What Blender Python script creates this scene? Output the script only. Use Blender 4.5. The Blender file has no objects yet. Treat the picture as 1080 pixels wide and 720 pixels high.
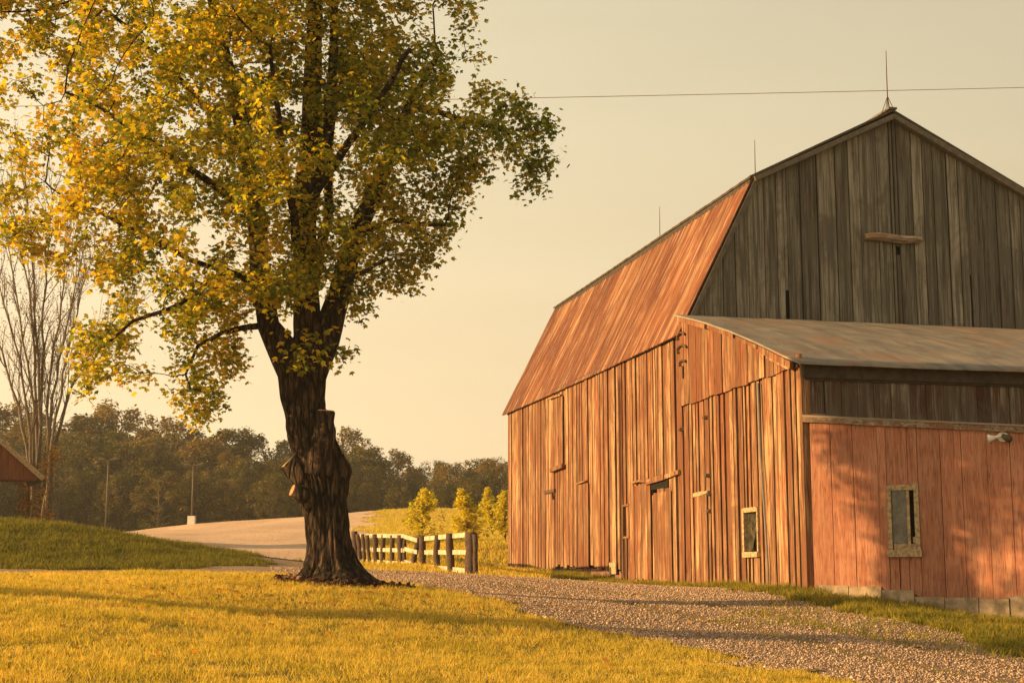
import bpy, math, random
import numpy as np
from mathutils import Vector, noise
from mathutils.kdtree import KDTree

R = math.radians
random.seed(7)
rng = np.random.default_rng(11)
scene = bpy.context.scene
COL = scene.collection

# ------------------------------------------------------------------ camera, sky, sun, exposure
CZ = 1.7                                  # eye height above the grass underfoot
FPX = 1573.0                              # focal length in pixels of a 1080 px wide frame
PITCH = math.atan((607.0 - 360.0) / FPX)
cam_data = bpy.data.cameras.new('camera')
cam = bpy.data.objects.new('camera', cam_data)
COL.objects.link(cam)
cam.location = (0, 0, CZ)
cam.rotation_euler = (R(90) + PITCH, 0, 0)
cam_data.sensor_width = 36.0
cam_data.lens = 36.0 * FPX / 1080.0
cam_data.clip_start = 0.1
cam_data.clip_end = 5000
scene.camera = cam

SUN_AZ = R(14.0)                          # the sun is at the left, a little behind the camera
SUN_EL = R(13.0)
sdir = Vector((-math.cos(SUN_AZ) * math.cos(SUN_EL), -math.sin(SUN_AZ) * math.cos(SUN_EL), math.sin(SUN_EL)))
sun_data = bpy.data.lights.new('sun', 'SUN')
sun_data.energy = 5.0
sun_data.angle = R(0.6)
sun_data.color = (1.0, 0.645, 0.265)
sun = bpy.data.objects.new('sun', sun_data)
COL.objects.link(sun)
sun.location = sdir * 60
sun.rotation_euler = (-sdir).to_track_quat('-Z', 'Y').to_euler()

world = bpy.data.worlds.new('World')
scene.world = world
world.use_nodes = True
wn, wl = world.node_tree.nodes, world.node_tree.links
wn.clear()
w_out = wn.new('ShaderNodeOutputWorld')
w_bg = wn.new('ShaderNodeBackground')
w_bg.inputs['Strength'].default_value = 0.10
w_sky = wn.new('ShaderNodeTexSky')
w_sky.sky_type = 'NISHITA'
w_sky.sun_disc = False
w_sky.sun_elevation = SUN_EL
w_sky.sun_rotation = math.atan2(sdir.x, sdir.y)
w_sky.dust_density = 4.0
w_sky.air_density = 1.2
w_geo = wn.new('ShaderNodeTexCoord')
w_sep = wn.new('ShaderNodeSeparateXYZ')
wl.new(w_geo.outputs['Generated'], w_sep.inputs[0])
w_ramp = wn.new('ShaderNodeValToRGB')     # evening haze: peach low down, cream higher
wl.new(w_sep.outputs['Z'], w_ramp.inputs['Fac'])
els = w_ramp.color_ramp.elements
els[0].position = 0.0;  els[0].color = (0.70, 0.520, 0.295, 1)
els[1].position = 0.13; els[1].color = (0.655, 0.505, 0.297, 1)
e = els.new(0.30); e.color = (0.555, 0.468, 0.300, 1)
e = els.new(0.40); e.color = (0.50, 0.43, 0.285, 1)
e = els.new(0.65); e.color = (0.27, 0.255, 0.20, 1)
e = els.new(1.0); e.color = (0.17, 0.18, 0.165, 1)
w_mul = wn.new('ShaderNodeVectorMath'); w_mul.operation = 'SCALE'
w_mul.inputs['Scale'].default_value = 8.9
w_dot = wn.new('ShaderNodeVectorMath'); w_dot.operation = 'DOT_PRODUCT'     # brighter towards the sun, dimmer away from it
w_dot.inputs[1].default_value = (sdir.x, sdir.y, 0.0)
wl.new(w_geo.outputs['Generated'], w_dot.inputs[0])
w_map = wn.new('ShaderNodeMapRange')
for k_, x_ in enumerate((-1.0, 1.0, 0.47, 1.48)): w_map.inputs[k_ + 1].default_value = x_
wl.new(w_dot.outputs['Value'], w_map.inputs[0])
w_str = wn.new('ShaderNodeMapping'); w_str.inputs['Scale'].default_value = (1.2, 1.2, 9.0)
wl.new(w_geo.outputs['Generated'], w_str.inputs['Vector'])
w_noi = wn.new('ShaderNodeTexNoise'); w_noi.inputs['Scale'].default_value = 1.6; w_noi.inputs['Detail'].default_value = 4
wl.new(w_str.outputs[0], w_noi.inputs['Vector'])
w_nm = wn.new('ShaderNodeMapRange')                                             # thin bands of haze
for k_, x_ in enumerate((0.3, 0.7, 0.965, 1.035)): w_nm.inputs[k_ + 1].default_value = x_
wl.new(w_noi.outputs[0], w_nm.inputs[0])
w_f = wn.new('ShaderNodeMath'); w_f.operation = 'MULTIPLY'
wl.new(w_map.outputs[0], w_f.inputs[0]); wl.new(w_nm.outputs[0], w_f.inputs[1])
w_dir = wn.new('ShaderNodeVectorMath'); w_dir.operation = 'SCALE'
wl.new(w_ramp.outputs['Color'], w_dir.inputs[0]); wl.new(w_f.outputs[0], w_dir.inputs['Scale'])
wl.new(w_dir.outputs['Vector'], w_mul.inputs[0])
w_mix = wn.new('ShaderNodeMix'); w_mix.data_type = 'RGBA'
w_mix.inputs['Factor'].default_value = 0.93
wl.new(w_sky.outputs['Color'], w_mix.inputs['A'])
wl.new(w_mul.outputs['Vector'], w_mix.inputs['B'])
wl.new(w_mix.outputs['Result'], w_bg.inputs['Color'])
wl.new(w_bg.outputs['Background'], w_out.inputs['Surface'])

scene.view_settings.view_transform = 'Standard'
scene.view_settings.look = 'None'
scene.view_settings.exposure = 1.02
scene.view_settings.gamma = 1.0
scene.render.engine = 'CYCLES'
scene.cycles.use_denoising = True
scene.cycles.max_bounces = 6
scene.cycles.diffuse_bounces = 3
scene.cycles.transmission_bounces = 4
scene.cycles.transparent_max_bounces = 6
scene.cycles.volume_bounces = 0

# ------------------------------------------------------------------ pixel of the photograph -> point in the place
CT, ST = math.cos(PITCH), math.sin(PITCH)
def ray(px, py):
    cx, cy = (px - 540.0) / FPX, (360.0 - py) / FPX
    y = CT - cy * ST
    return cx / y, (ST + cy * CT) / y
def at(px, py, Y):
    a, b = ray(px, py)
    return Vector((a * Y, Y, b * Y + CZ))

# ------------------------------------------------------------------ node helpers
class Mat:
    def __init__(self, name, rough=0.85):
        self.m = bpy.data.materials.new(name)
        self.m.use_nodes = True
        self.nt = self.m.node_tree
        self.n = self.nt.nodes; self.l = self.nt.links
        self.b = self.n['Principled BSDF']
        self.b.inputs['Roughness'].default_value = rough
        self.b.inputs['Specular IOR Level'].default_value = 0.25
    def tc(self, which='Object'):
        return self.n.new('ShaderNodeTexCoord').outputs[which]
    def scale(self, v, s):
        m = self.n.new('ShaderNodeMapping'); m.inputs['Scale'].default_value = s
        self.l.new(v, m.inputs['Vector']); return m.outputs[0]
    def attr(self, name='rnd'):
        a = self.n.new('ShaderNodeAttribute'); a.attribute_name = name
        return a.outputs['Fac']
    def noise(self, v, s=5.0, d=3.0, r=0.55, dist=0.0):
        t = self.n.new('ShaderNodeTexNoise')
        t.inputs['Scale'].default_value = s; t.inputs['Detail'].default_value = d
        t.inputs['Roughness'].default_value = r; t.inputs['Distortion'].default_value = dist
        self.l.new(v, t.inputs['Vector']); return t.outputs[0]
    def voro(self, v, s=5.0, out='Distance', feature='F1'):
        t = self.n.new('ShaderNodeTexVoronoi'); t.feature = feature
        t.inputs['Scale'].default_value = s
        self.l.new(v, t.inputs['Vector']); return t.outputs[out]
    def ramp(self, f, stops, interp='LINEAR'):
        r = self.n.new('ShaderNodeValToRGB'); el = r.color_ramp.elements
        r.color_ramp.interpolation = interp
        while len(el) < len(stops): el.new(0.5)
        for e_, (p, c) in zip(el, stops):
            e_.position = p
            e_.color = (c, c, c, 1) if isinstance(c, (int, float)) else (*c, 1)
        self.l.new(f, r.inputs['Fac']); return r.outputs['Color']
    def mix(self, f, a, b, blend='MIX'):
        m = self.n.new('ShaderNodeMix'); m.data_type = 'RGBA'; m.blend_type = blend
        for s, v in (('Factor', f), ('A', a), ('B', b)):
            if isinstance(v, (int, float)): m.inputs[s].default_value = v
            elif isinstance(v, tuple): m.inputs[s].default_value = (*v, 1)
            else: self.l.new(v, m.inputs[s])
        return m.outputs['Result']
    def math(self, op, a, b=None):
        m = self.n.new('ShaderNodeMath'); m.operation = op
        for i, v in enumerate((a, b)):
            if v is None: continue
            if isinstance(v, (int, float)): m.inputs[i].default_value = v
            else: self.l.new(v, m.inputs[i])
        return m.outputs[0]
    def comb(self, v, add):
        """shift a vector by a scalar so that each board / leaf has its own grain"""
        m = self.n.new('ShaderNodeVectorMath'); m.operation = 'ADD'
        c = self.n.new('ShaderNodeCombineXYZ')
        for i in range(3): self.l.new(add, c.inputs[i])
        self.l.new(v, m.inputs[0]); self.l.new(c.outputs[0], m.inputs[1]); return m.outputs[0]
    def color(self, c):
        if isinstance(c, tuple): self.b.inputs['Base Color'].default_value = (*c, 1)
        else: self.l.new(c, self.b.inputs['Base Color'])
    def bump(self, h, strength=0.4, dist=0.02):
        b = self.n.new('ShaderNodeBump')
        b.inputs['Strength'].default_value = strength; b.inputs['Distance'].default_value = dist
        self.l.new(h, b.inputs['Height']); self.l.new(b.outputs[0], self.b.inputs['Normal'])
    def leafy(self, col, trans, share=0.45):
        d = self.n.new('ShaderNodeBsdfTranslucent')
        mx = self.n.new('ShaderNodeMixShader'); mx.inputs[0].default_value = share
        out = self.n['Material Output']
        self.color(col)
        self.l.new(trans, d.inputs['Color'])
        self.l.new(self.b.outputs[0], mx.inputs[1]); self.l.new(d.outputs[0], mx.inputs[2])
        self.l.new(mx.outputs[0], out.inputs['Surface'])

def board_wood(name, bare, dark, paint, paint_amount, seed=0.0, axis='z', across=9.0, tone=(0.74, 0.95, 1.15), floor=0.16):
    """weathered boards: bare grain, dark streaks and what is left of the paint; rnd is each board's own number"""
    M = Mat(name, 0.9)
    rnd = M.attr('rnd')
    sc = (9, across, 0.28) if axis == 'z' else (0.6, 9, 9)
    v = M.comb(M.scale(M.tc(), sc), M.math('MULTIPLY', rnd, 37.0))
    n1 = M.noise(v, 1.6, 5, 0.62, 0.4)
    n2 = M.noise(v, 6.0, 4, 0.6)
    sc2 = (2.2, 2.2, 0.5) if axis == 'z' else (0.5, 2.2, 2.2)
    n3 = M.noise(M.scale(M.tc(), sc2), 1.0 + seed, 4, 0.6, 0.6)
    base = M.mix(M.ramp(n1, [(0.41, 1.0), (0.58, 0.0)]), bare, dark)
    pf = M.math('ADD', M.math('MULTIPLY', n3, 0.6), M.math('ADD', M.math('MULTIPLY', n2, 0.35), M.math('MULTIPLY', rnd, 0.10)))
    base = M.mix(M.ramp(pf, [(paint_amount - 0.07, 1.0), (paint_amount + 0.07, 0.0)]), base, paint)
    tone = M.ramp(rnd, [(0.0, tone[0]), (0.5, tone[1]), (1.0, tone[2])])
    base = M.mix(1.0, base, tone, 'MULTIPLY')
    streak = M.ramp(n2, [(0.33, floor), (0.50, 1.0)])
    base = M.mix(0.85, base, streak, 'MULTIPLY')
    stain = M.noise(M.scale(M.tc(), (1.1, 1.1, 0.7)), 1.0, 6, 0.7, 1.0)
    base = M.mix(M.ramp(stain, [(0.48, 0.0), (0.62, 0.72)]), base, dark)
    knots = M.voro(M.comb(M.scale(M.tc(), (5, 5, 0.9)), M.math('MULTIPLY', rnd, 11.0)), 1.0)
    base = M.mix(M.ramp(knots, [(0.03, 0.8), (0.07, 0.0)]), base, (0.02, 0.012, 0.008))
    M.color(base)
    M.bump(M.math('ADD', n1, M.math('MULTIPLY', n2, 0.7)), 0.55, 0.02)
    return M.m

def plain(name, col, rough=0.8, var=0.25, scale=6.0, metal=0.0):
    M = Mat(name, rough)
    n = M.noise(M.tc(), scale, 5, 0.6)
    M.color(M.mix(1.0, col, M.ramp(n, [(0.3, 1.0 - var), (0.7, 1.0 + var * 0.6)]), 'MULTIPLY'))
    M.b.inputs['Metallic'].default_value = metal
    M.bump(n, 0.2, 0.01)
    return M.m

MT = {}
MT['side'] = board_wood('side_boards', (0.465, 0.275, 0.145), (0.15, 0.066, 0.033), (0.255, 0.090, 0.042), 0.51, 0.0, 'z', 4.6, (0.64, 0.90, 1.08), 0.16)
MT['gable'] = board_wood('grey_boards', (0.235, 0.215, 0.175), (0.095, 0.085, 0.068), (0.16, 0.105, 0.08), 0.40, 0.4, 'z', 5.0, (0.55, 1.0, 1.4), 0.5)
MT['band'] = board_wood('old_band_boards', (0.22, 0.20, 0.16), (0.085, 0.068, 0.05), (0.085, 0.036, 0.026), 0.55, 0.8, 'z', 3.0, (0.7, 1.0, 1.3), 0.5)
MT['trim'] = board_wood('trim_boards', (0.36, 0.29, 0.21), (0.17, 0.11, 0.07), (0.25, 0.12, 0.07), 0.45, 0.2, 'x')
MT['frame'] = plain('frame_wood', (0.40, 0.29, 0.165), 0.9, 0.65, 16)
MT['dark_wood'] = plain('dark_wood', (0.06, 0.045, 0.035), 0.9, 0.4, 8)
MT['fascia'] = plain('grey_fascia', (0.13, 0.11, 0.085), 0.85, 0.35, 7)
MT['iron'] = plain('old_iron', (0.10, 0.055, 0.035), 0.7, 0.4, 20)
MT['conduit'] = plain('grey_conduit', (0.17, 0.16, 0.15), 0.5, 0.15, 10)
MT['block'] = plain('concrete_block', (0.36, 0.265, 0.175), 0.95, 0.6, 5)
MT['stone'] = plain('red_footing', (0.22, 0.11, 0.075), 0.95, 0.5, 7)
MT['white'] = plain('white_paint', (0.75, 0.72, 0.66), 0.6, 0.12, 8)
MT['rail'] = plain('white_rail_wood', (0.50, 0.41, 0.30), 0.85, 0.45, 4)
MT['post'] = plain('dark_post_wood', (0.085, 0.055, 0.04), 0.95, 0.45, 9)
MT['concrete'] = plain('pale_concrete', (0.62, 0.58, 0.52), 0.9, 0.12, 5)
MT['pole'] = plain('pole_metal', (0.10, 0.075, 0.05), 0.6, 0.2, 3)
MT['redwall'] = board_wood('red_house_boards', (0.20, 0.065, 0.030), (0.13, 0.045, 0.022), (0.22, 0.07, 0.03), 0.5, 0.1)
MT['wire'] = plain('dark_wire', (0.26, 0.17, 0.12), 0.6, 0.1, 2)
MT['cutwood'] = plain('cut_wood', (0.46, 0.22, 0.12), 0.85, 0.35, 16)
MT['cutwood_pale'] = plain('pale_cut_wood', (0.58, 0.42, 0.24), 0.85, 0.3, 16)
MT['oldtin'] = plain('dark_old_tin', (0.085, 0.065, 0.05), 0.8, 0.4, 5)
MT['inside_shade'] = plain('dark_inside', (0.012, 0.010, 0.008), 1.0, 0.1, 3)  # near-black colour standing in for the shade indoors

# painted plank panels of the low front wall
M = Mat('red_panels', 0.85)
rnd = M.attr('rnd')
v = M.comb(M.scale(M.tc(), (7, 7, 0.5)), M.math('MULTIPLY', rnd, 31.0))
n1 = M.noise(v, 2.0, 5, 0.6, 0.3); n2 = M.noise(v, 8.0, 4, 0.6)
n3 = M.noise(M.tc(), 1.3, 4, 0.6)
c = M.mix(M.ramp(n1, [(0.35, 0.0), (0.68, 1.0)]), (0.36, 0.132, 0.076), (0.47, 0.225, 0.140))
c = M.mix(M.ramp(n3, [(0.5, 0.0), (0.72, 0.55)]), c, (0.26, 0.080, 0.045))
c = M.mix(1.0, c, M.ramp(rnd, [(0, 0.8), (1, 1.15)]), 'MULTIPLY')
c = M.mix(0.8, c, M.ramp(n2, [(0.32, 0.35), (0.5, 1.0)]), 'MULTIPLY')
fl = M.noise(M.scale(M.tc(), (16, 16, 3.0)), 1.0, 5, 0.7)
c = M.mix(M.ramp(fl, [(0.63, 0.0), (0.70, 0.6)]), c, (0.50, 0.33, 0.21))
sepz = M.n.new('ShaderNodeSeparateXYZ'); M.l.new(M.tc(), sepz.inputs[0])
mud = M.math('ADD', M.math('MULTIPLY', M.noise(M.scale(M.tc(), (3, 3, 1.2)), 1.0, 5, 0.7), 1.3), M.math('MULTIPLY', sepz.outputs[2], -0.75))
c = M.mix(M.ramp(mud, [(0.68, 0.0), (0.95, 0.65)]), c, (0.17, 0.095, 0.055))
M.color(c); M.bump(n2, 0.3, 0.01); MT['panel'] = M.m

# rusted roofing sheets
M = Mat('rusty_roof', 0.75)
o = M.tc()
v = M.scale(o, (0.13, 2.4, 0.13))
n1 = M.noise(v, 1.5, 6, 0.62, 0.3); n2 = M.noise(v, 6.0, 5, 0.65)
n3 = M.noise(M.scale(o, (0.35, 0.45, 0.35)), 1.0, 4, 0.6)
c = M.ramp(n1, [(0.32, (0.12, 0.036, 0.016)), (0.45, (0.215, 0.070, 0.028)), (0.54, (0.32, 0.125, 0.052)), (0.66, (0.48, 0.28, 0.155))])
c = M.mix(M.ramp(n3, [(0.43, 0.0), (0.58, 0.85)]), c, (0.15, 0.044, 0.019))
c = M.mix(M.ramp(n2, [(0.55, 0.0), (0.66, 0.7)]), c, (0.60, 0.39, 0.24))
c = M.mix(M.ramp(n2, [(0.30, 0.85), (0.45, 0.0)]), c, (0.10, 0.034, 0.017))
c = M.mix(1.0, c, M.ramp(M.attr('rnd'), [(0.0, 0.58), (0.5, 0.68), (1.0, 0.80)]), 'MULTIPLY')
M.color(c); M.bump(n2, 0.25, 0.01); MT['rust'] = M.m

M = Mat('lean_to_roofing', 0.7)
o = M.tc()
n1 = M.noise(M.scale(o, (1.3, 0.6, 0.6)), 1.6, 6, 0.65, 0.5); n2 = M.noise(o, 1.1, 4, 0.6)
c = M.ramp(n1, [(0.32, (0.15, 0.13, 0.105)), (0.5, (0.22, 0.19, 0.155)), (0.7, (0.33, 0.25, 0.18))])
c = M.mix(M.ramp(n2, [(0.5, 0.0), (0.7, 0.7)]), c, (0.28, 0.145, 0.085))
M.color(c); M.bump(n1, 0.3, 0.01); MT['tin'] = M.m

M = Mat('window_glass', 0.12)
M.color((0.10, 0.09, 0.065)); M.b.inputs['Specular IOR Level'].default_value = 0.5
n1 = M.noise(M.tc(), 6.0, 4, 0.6)
M.color(M.mix(M.ramp(n1, [(0.4, 0.0), (0.75, 0.8)]), (0.028, 0.025, 0.018), (0.16, 0.135, 0.09)))
MT['glass'] = M.m

# ground
def grass_ground(name, a, b, c3, d):
    M = Mat(name, 1.0); o = M.tc()
    n1 = M.noise(o, 0.28, 5, 0.6); n2 = M.noise(o, 2.6, 5, 0.65); n3 = M.noise(o, 22.0, 3, 0.6)
    c = M.mix(M.ramp(n1, [(0.38, 0.0), (0.62, 1.0)]), a, b)
    c = M.mix(M.ramp(n2, [(0.42, 0.0), (0.66, 0.75)]), c, c3)
    c = M.mix(M.ramp(n3, [(0.40, 0.7), (0.60, 0.0)]), c, d)
    M.color(c); M.bump(M.math('ADD', n3, M.math('MULTIPLY', n2, 1.2)), 0.9, 0.12)
    return M.m
MT['ground'] = grass_ground('field_grass', (0.45, 0.32, 0.06), (0.34, 0.25, 0.05), (0.48, 0.31, 0.09), (0.18, 0.115, 0.035))
M = Mat('gravel', 1.0); o = M.tc()
c1 = M.voro(o, 26.0, 'Color'); d1 = M.voro(o, 26.0, 'Distance'); d2 = M.voro(o, 60.0, 'Distance')
n1 = M.noise(o, 0.5, 4, 0.6); n2 = M.noise(o, 3.0, 4, 0.6)
sep = M.n.new('ShaderNodeSeparateColor'); M.l.new(c1, sep.inputs[0])
c = M.ramp(sep.outputs[0], [(0.0, (0.30, 0.185, 0.12)), (0.5, (0.42, 0.285, 0.180)), (1.0, (0.54, 0.385, 0.26))])
c = M.mix(M.ramp(n1, [(0.4, 0.0), (0.65, 0.5)]), c, (0.34, 0.22, 0.15))
c = M.mix(M.ramp(n2, [(0.45, 0.0), (0.75, 0.35)]), c, (0.26, 0.20, 0.10))
c = M.mix(M.math('MULTIPLY', M.attr('rnd'), 0.7), c, (0.27, 0.175, 0.115))
M.color(c)
M.bump(M.math('ADD', M.math('MULTIPLY', d1, -1.0), M.math('ADD', M.math('MULTIPLY', d2, -0.5), n2)), 1.0, 0.06)
MT['gravel'] = M.m
M = Mat('gravel_stone', 0.95); rnd = M.attr('rnd')
M.color(M.ramp(rnd, [(0.0, (0.25, 0.155, 0.10)), (0.6, (0.42, 0.275, 0.185)), (1.0, (0.58, 0.42, 0.30))])); MT['pebble'] = M.m
M = Mat('lot_gravel', 1.0); o = M.tc()
n1 = M.noise(M.scale(o, (1, 0.4, 1)), 0.25, 5, 0.6); n2 = M.noise(o, 3.0, 5, 0.7)
c = M.mix(M.ramp(n1, [(0.38, 0.0), (0.62, 1.0)]), (0.70, 0.455, 0.285), (0.55, 0.345, 0.21))
c = M.mix(M.ramp(n2, [(0.5, 0.0), (0.7, 0.6)]), c, (0.44, 0.31, 0.21))
M.color(c); M.bump(n2, 0.8, 0.12); MT['lot'] = M.m
M = Mat('bark_mulch', 1.0); rnd = M.attr('rnd')
M.color(M.ramp(rnd, [(0.0, (0.05, 0.022, 0.016)), (0.7, (0.15, 0.065, 0.042)), (1.0, (0.26, 0.13, 0.08))])); MT['mulch'] = M.m

def blade_mat(name, stops, share=0.5):
    M = Mat(name, 0.9); rnd = M.attr('rnd')
    n1 = M.noise(M.tc(), 0.8, 5, 0.7)
    f = M.math('ADD', M.math('MULTIPLY', rnd, 0.42), M.math('MULTIPLY', n1, 0.66))
    c = M.ramp(f, stops)
    M.leafy(c, M.mix(1.0, c, (1.35, 1.2, 0.5), 'MULTIPLY'), share)
    return M.m
MT['blade'] = blade_mat('lawn_blades', [(0.18, (0.17, 0.18, 0.028)), (0.36, (0.37, 0.315, 0.042)), (0.55, (0.61, 0.47, 0.085)), (0.72, (0.74, 0.54, 0.13)), (0.92, (0.72, 0.47, 0.17))])
MT['blade_green'] = blade_mat('verge_blades', [(0.2, (0.09, 0.11, 0.02)), (0.45, (0.20, 0.20, 0.03)), (0.65, (0.36, 0.29, 0.05)), (0.9, (0.5, 0.36, 0.10))])
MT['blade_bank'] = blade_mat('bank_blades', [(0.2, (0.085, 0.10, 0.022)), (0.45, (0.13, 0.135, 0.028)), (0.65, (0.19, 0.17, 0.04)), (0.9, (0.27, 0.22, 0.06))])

M = Mat('maple_bark', 0.95); o = M.tc()
v = M.scale(o, (13, 13, 2.0))
n1 = M.noise(v, 1.6, 6, 0.65, 0.5); d1 = M.voro(v, 1.3, 'Distance')
c = M.ramp(n1, [(0.36, (0.009, 0.005, 0.003)), (0.50, (0.058, 0.034, 0.021)), (0.70, (0.17, 0.105, 0.064))])
cr = M.voro(M.comb(M.scale(o, (8, 8, 1.9)), M.math('MULTIPLY', n1, 0.6)), 1.0, 'Distance', 'DISTANCE_TO_EDGE')
c = M.mix(M.ramp(cr, [(0.02, 0.9), (0.14, 0.0)]), c, (0.008, 0.005, 0.004))
M.color(c); M.bump(M.math('ADD', M.math('MULTIPLY', n1, 0.7), M.ramp(cr, [(0.0, 0.0), (0.2, 1.0)])), 1.0, 0.07); MT['bark'] = M.m
MT['bark_far'] = plain('plain_bark', (0.10, 0.07, 0.05), 0.95, 0.4, 5)
MT['bark_grey'] = plain('grey_bark', (0.155, 0.115, 0.085), 0.95, 0.4, 8)

def leaf_mat(name, stops, share=0.45, grad=None, nscale=0.45, boost=1.5):
    M = Mat(name, 0.6); rnd = M.attr('rnd')
    g = M.n.new('ShaderNodeNewGeometry')
    n1 = M.noise(g.outputs['Position'], nscale, 3, 0.6)
    f = M.math('ADD', M.math('MULTIPLY', rnd, 0.45), M.math('MULTIPLY', n1, 0.75))
    if grad:                              # the turning side of the crown
        sep = M.n.new('ShaderNodeSeparateXYZ'); M.l.new(M.tc(), sep.inputs[0])
        mr = M.n.new('ShaderNodeMapRange')
        for i, x in enumerate(grad): mr.inputs[i + 1].default_value = x
        M.l.new(sep.outputs[0], mr.inputs[0])
        f = M.math('ADD', f, mr.outputs[0])
    c = M.ramp(f, stops)
    M.leafy(c, M.mix(1.0, c, (1.08 * boost, 1.0 * boost, 0.35 * boost), 'MULTIPLY'), share)
    M.b.inputs['Roughness'].default_value = 0.55
    return M.m
MT['leaf'] = leaf_mat('maple_leaves', [(0.32, (0.085, 0.118, 0.016)), (0.52, (0.19, 0.21, 0.025)), (0.68, (0.46, 0.38, 0.036)), (0.86, (0.62, 0.42, 0.04)), (1.02, (0.56, 0.26, 0.04))],
                      0.46, (-4.6, 3.5, 0.04, -0.08), 0.8, 1.8)
MT['leaf_young'] = leaf_mat('young_leaves', [(0.3, (0.36, 0.33, 0.04)), (0.6, (0.58, 0.50, 0.055)), (0.9, (0.70, 0.58, 0.08))], 0.5)
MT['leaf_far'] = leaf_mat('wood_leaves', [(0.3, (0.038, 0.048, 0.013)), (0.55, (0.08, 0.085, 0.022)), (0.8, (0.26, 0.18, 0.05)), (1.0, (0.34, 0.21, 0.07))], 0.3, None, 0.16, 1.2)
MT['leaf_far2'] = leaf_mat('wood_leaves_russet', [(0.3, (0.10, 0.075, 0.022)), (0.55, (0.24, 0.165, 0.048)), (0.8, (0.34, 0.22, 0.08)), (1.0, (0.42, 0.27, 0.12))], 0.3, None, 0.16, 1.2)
MT['leaf_vine'] = leaf_mat('vine_leaves', [(0.3, (0.22, 0.13, 0.03)), (0.6, (0.45, 0.24, 0.05)), (0.9, (0.55, 0.26, 0.07))], 0.45)
MT['leaf_brown'] = leaf_mat('sparse_brown_leaves', [(0.3, (0.12, 0.085, 0.03)), (0.6, (0.22, 0.14, 0.05)), (0.9, (0.32, 0.19, 0.08))], 0.4)

# ------------------------------------------------------------------ object helpers
def tag(o, label=None, cat=None, group=None, kind=None):
    if label: o['label'] = label
    if cat: o['category'] = cat
    if group: o['group'] = group
    if kind: o['kind'] = kind
    return o
def empty(name, loc=(0, 0, 0), rz=0.0):
    o = bpy.data.objects.new(name, None); COL.objects.link(o)
    o.empty_display_size = 0.3
    o.location = loc; o.rotation_euler = (0, 0, rz); return o
def link(name, me, mat=None, parent=None, smooth=False):
    o = bpy.data.objects.new(name, me); COL.objects.link(o)
    if mat: me.materials.append(mat)
    if parent is not None: o.parent = parent
    if smooth: me.polygons.foreach_set('use_smooth', [True] * len(me.polygons))
    return o
def copy_tree(o, parent=None):
    c = o.copy(); COL.objects.link(c); c.parent = parent
    for ch in list(o.children): copy_tree(ch, c)
    return c
def np_mesh(name, verts, k, rnd=None, faces=None):
    """verts (N*k,3): N polygons of k corners each (or faces given as (N,k) indices)"""
    me = bpy.data.meshes.new(name)
    verts = np.asarray(verts, dtype=np.float32).reshape(-1, 3)
    idx = np.arange(len(verts), dtype=np.int32) if faces is None else np.asarray(faces, dtype=np.int32).ravel()
    nf = len(idx) // k
    me.vertices.add(len(verts)); me.vertices.foreach_set('co', verts.ravel())
    me.loops.add(len(idx)); me.loops.foreach_set('vertex_index', idx)
    me.polygons.add(nf)
    me.polygons.foreach_set('loop_start', np.arange(0, nf * k, k, dtype=np.int32))
    me.polygons.foreach_set('loop_total', np.full(nf, k, dtype=np.int32))
    me.update(calc_edges=True)
    if rnd is not None:
        a = me.attributes.new('rnd', 'FLOAT', 'FACE')
        a.data.foreach_set('value', np.asarray(rnd, dtype=np.float32))
    return me

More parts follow.
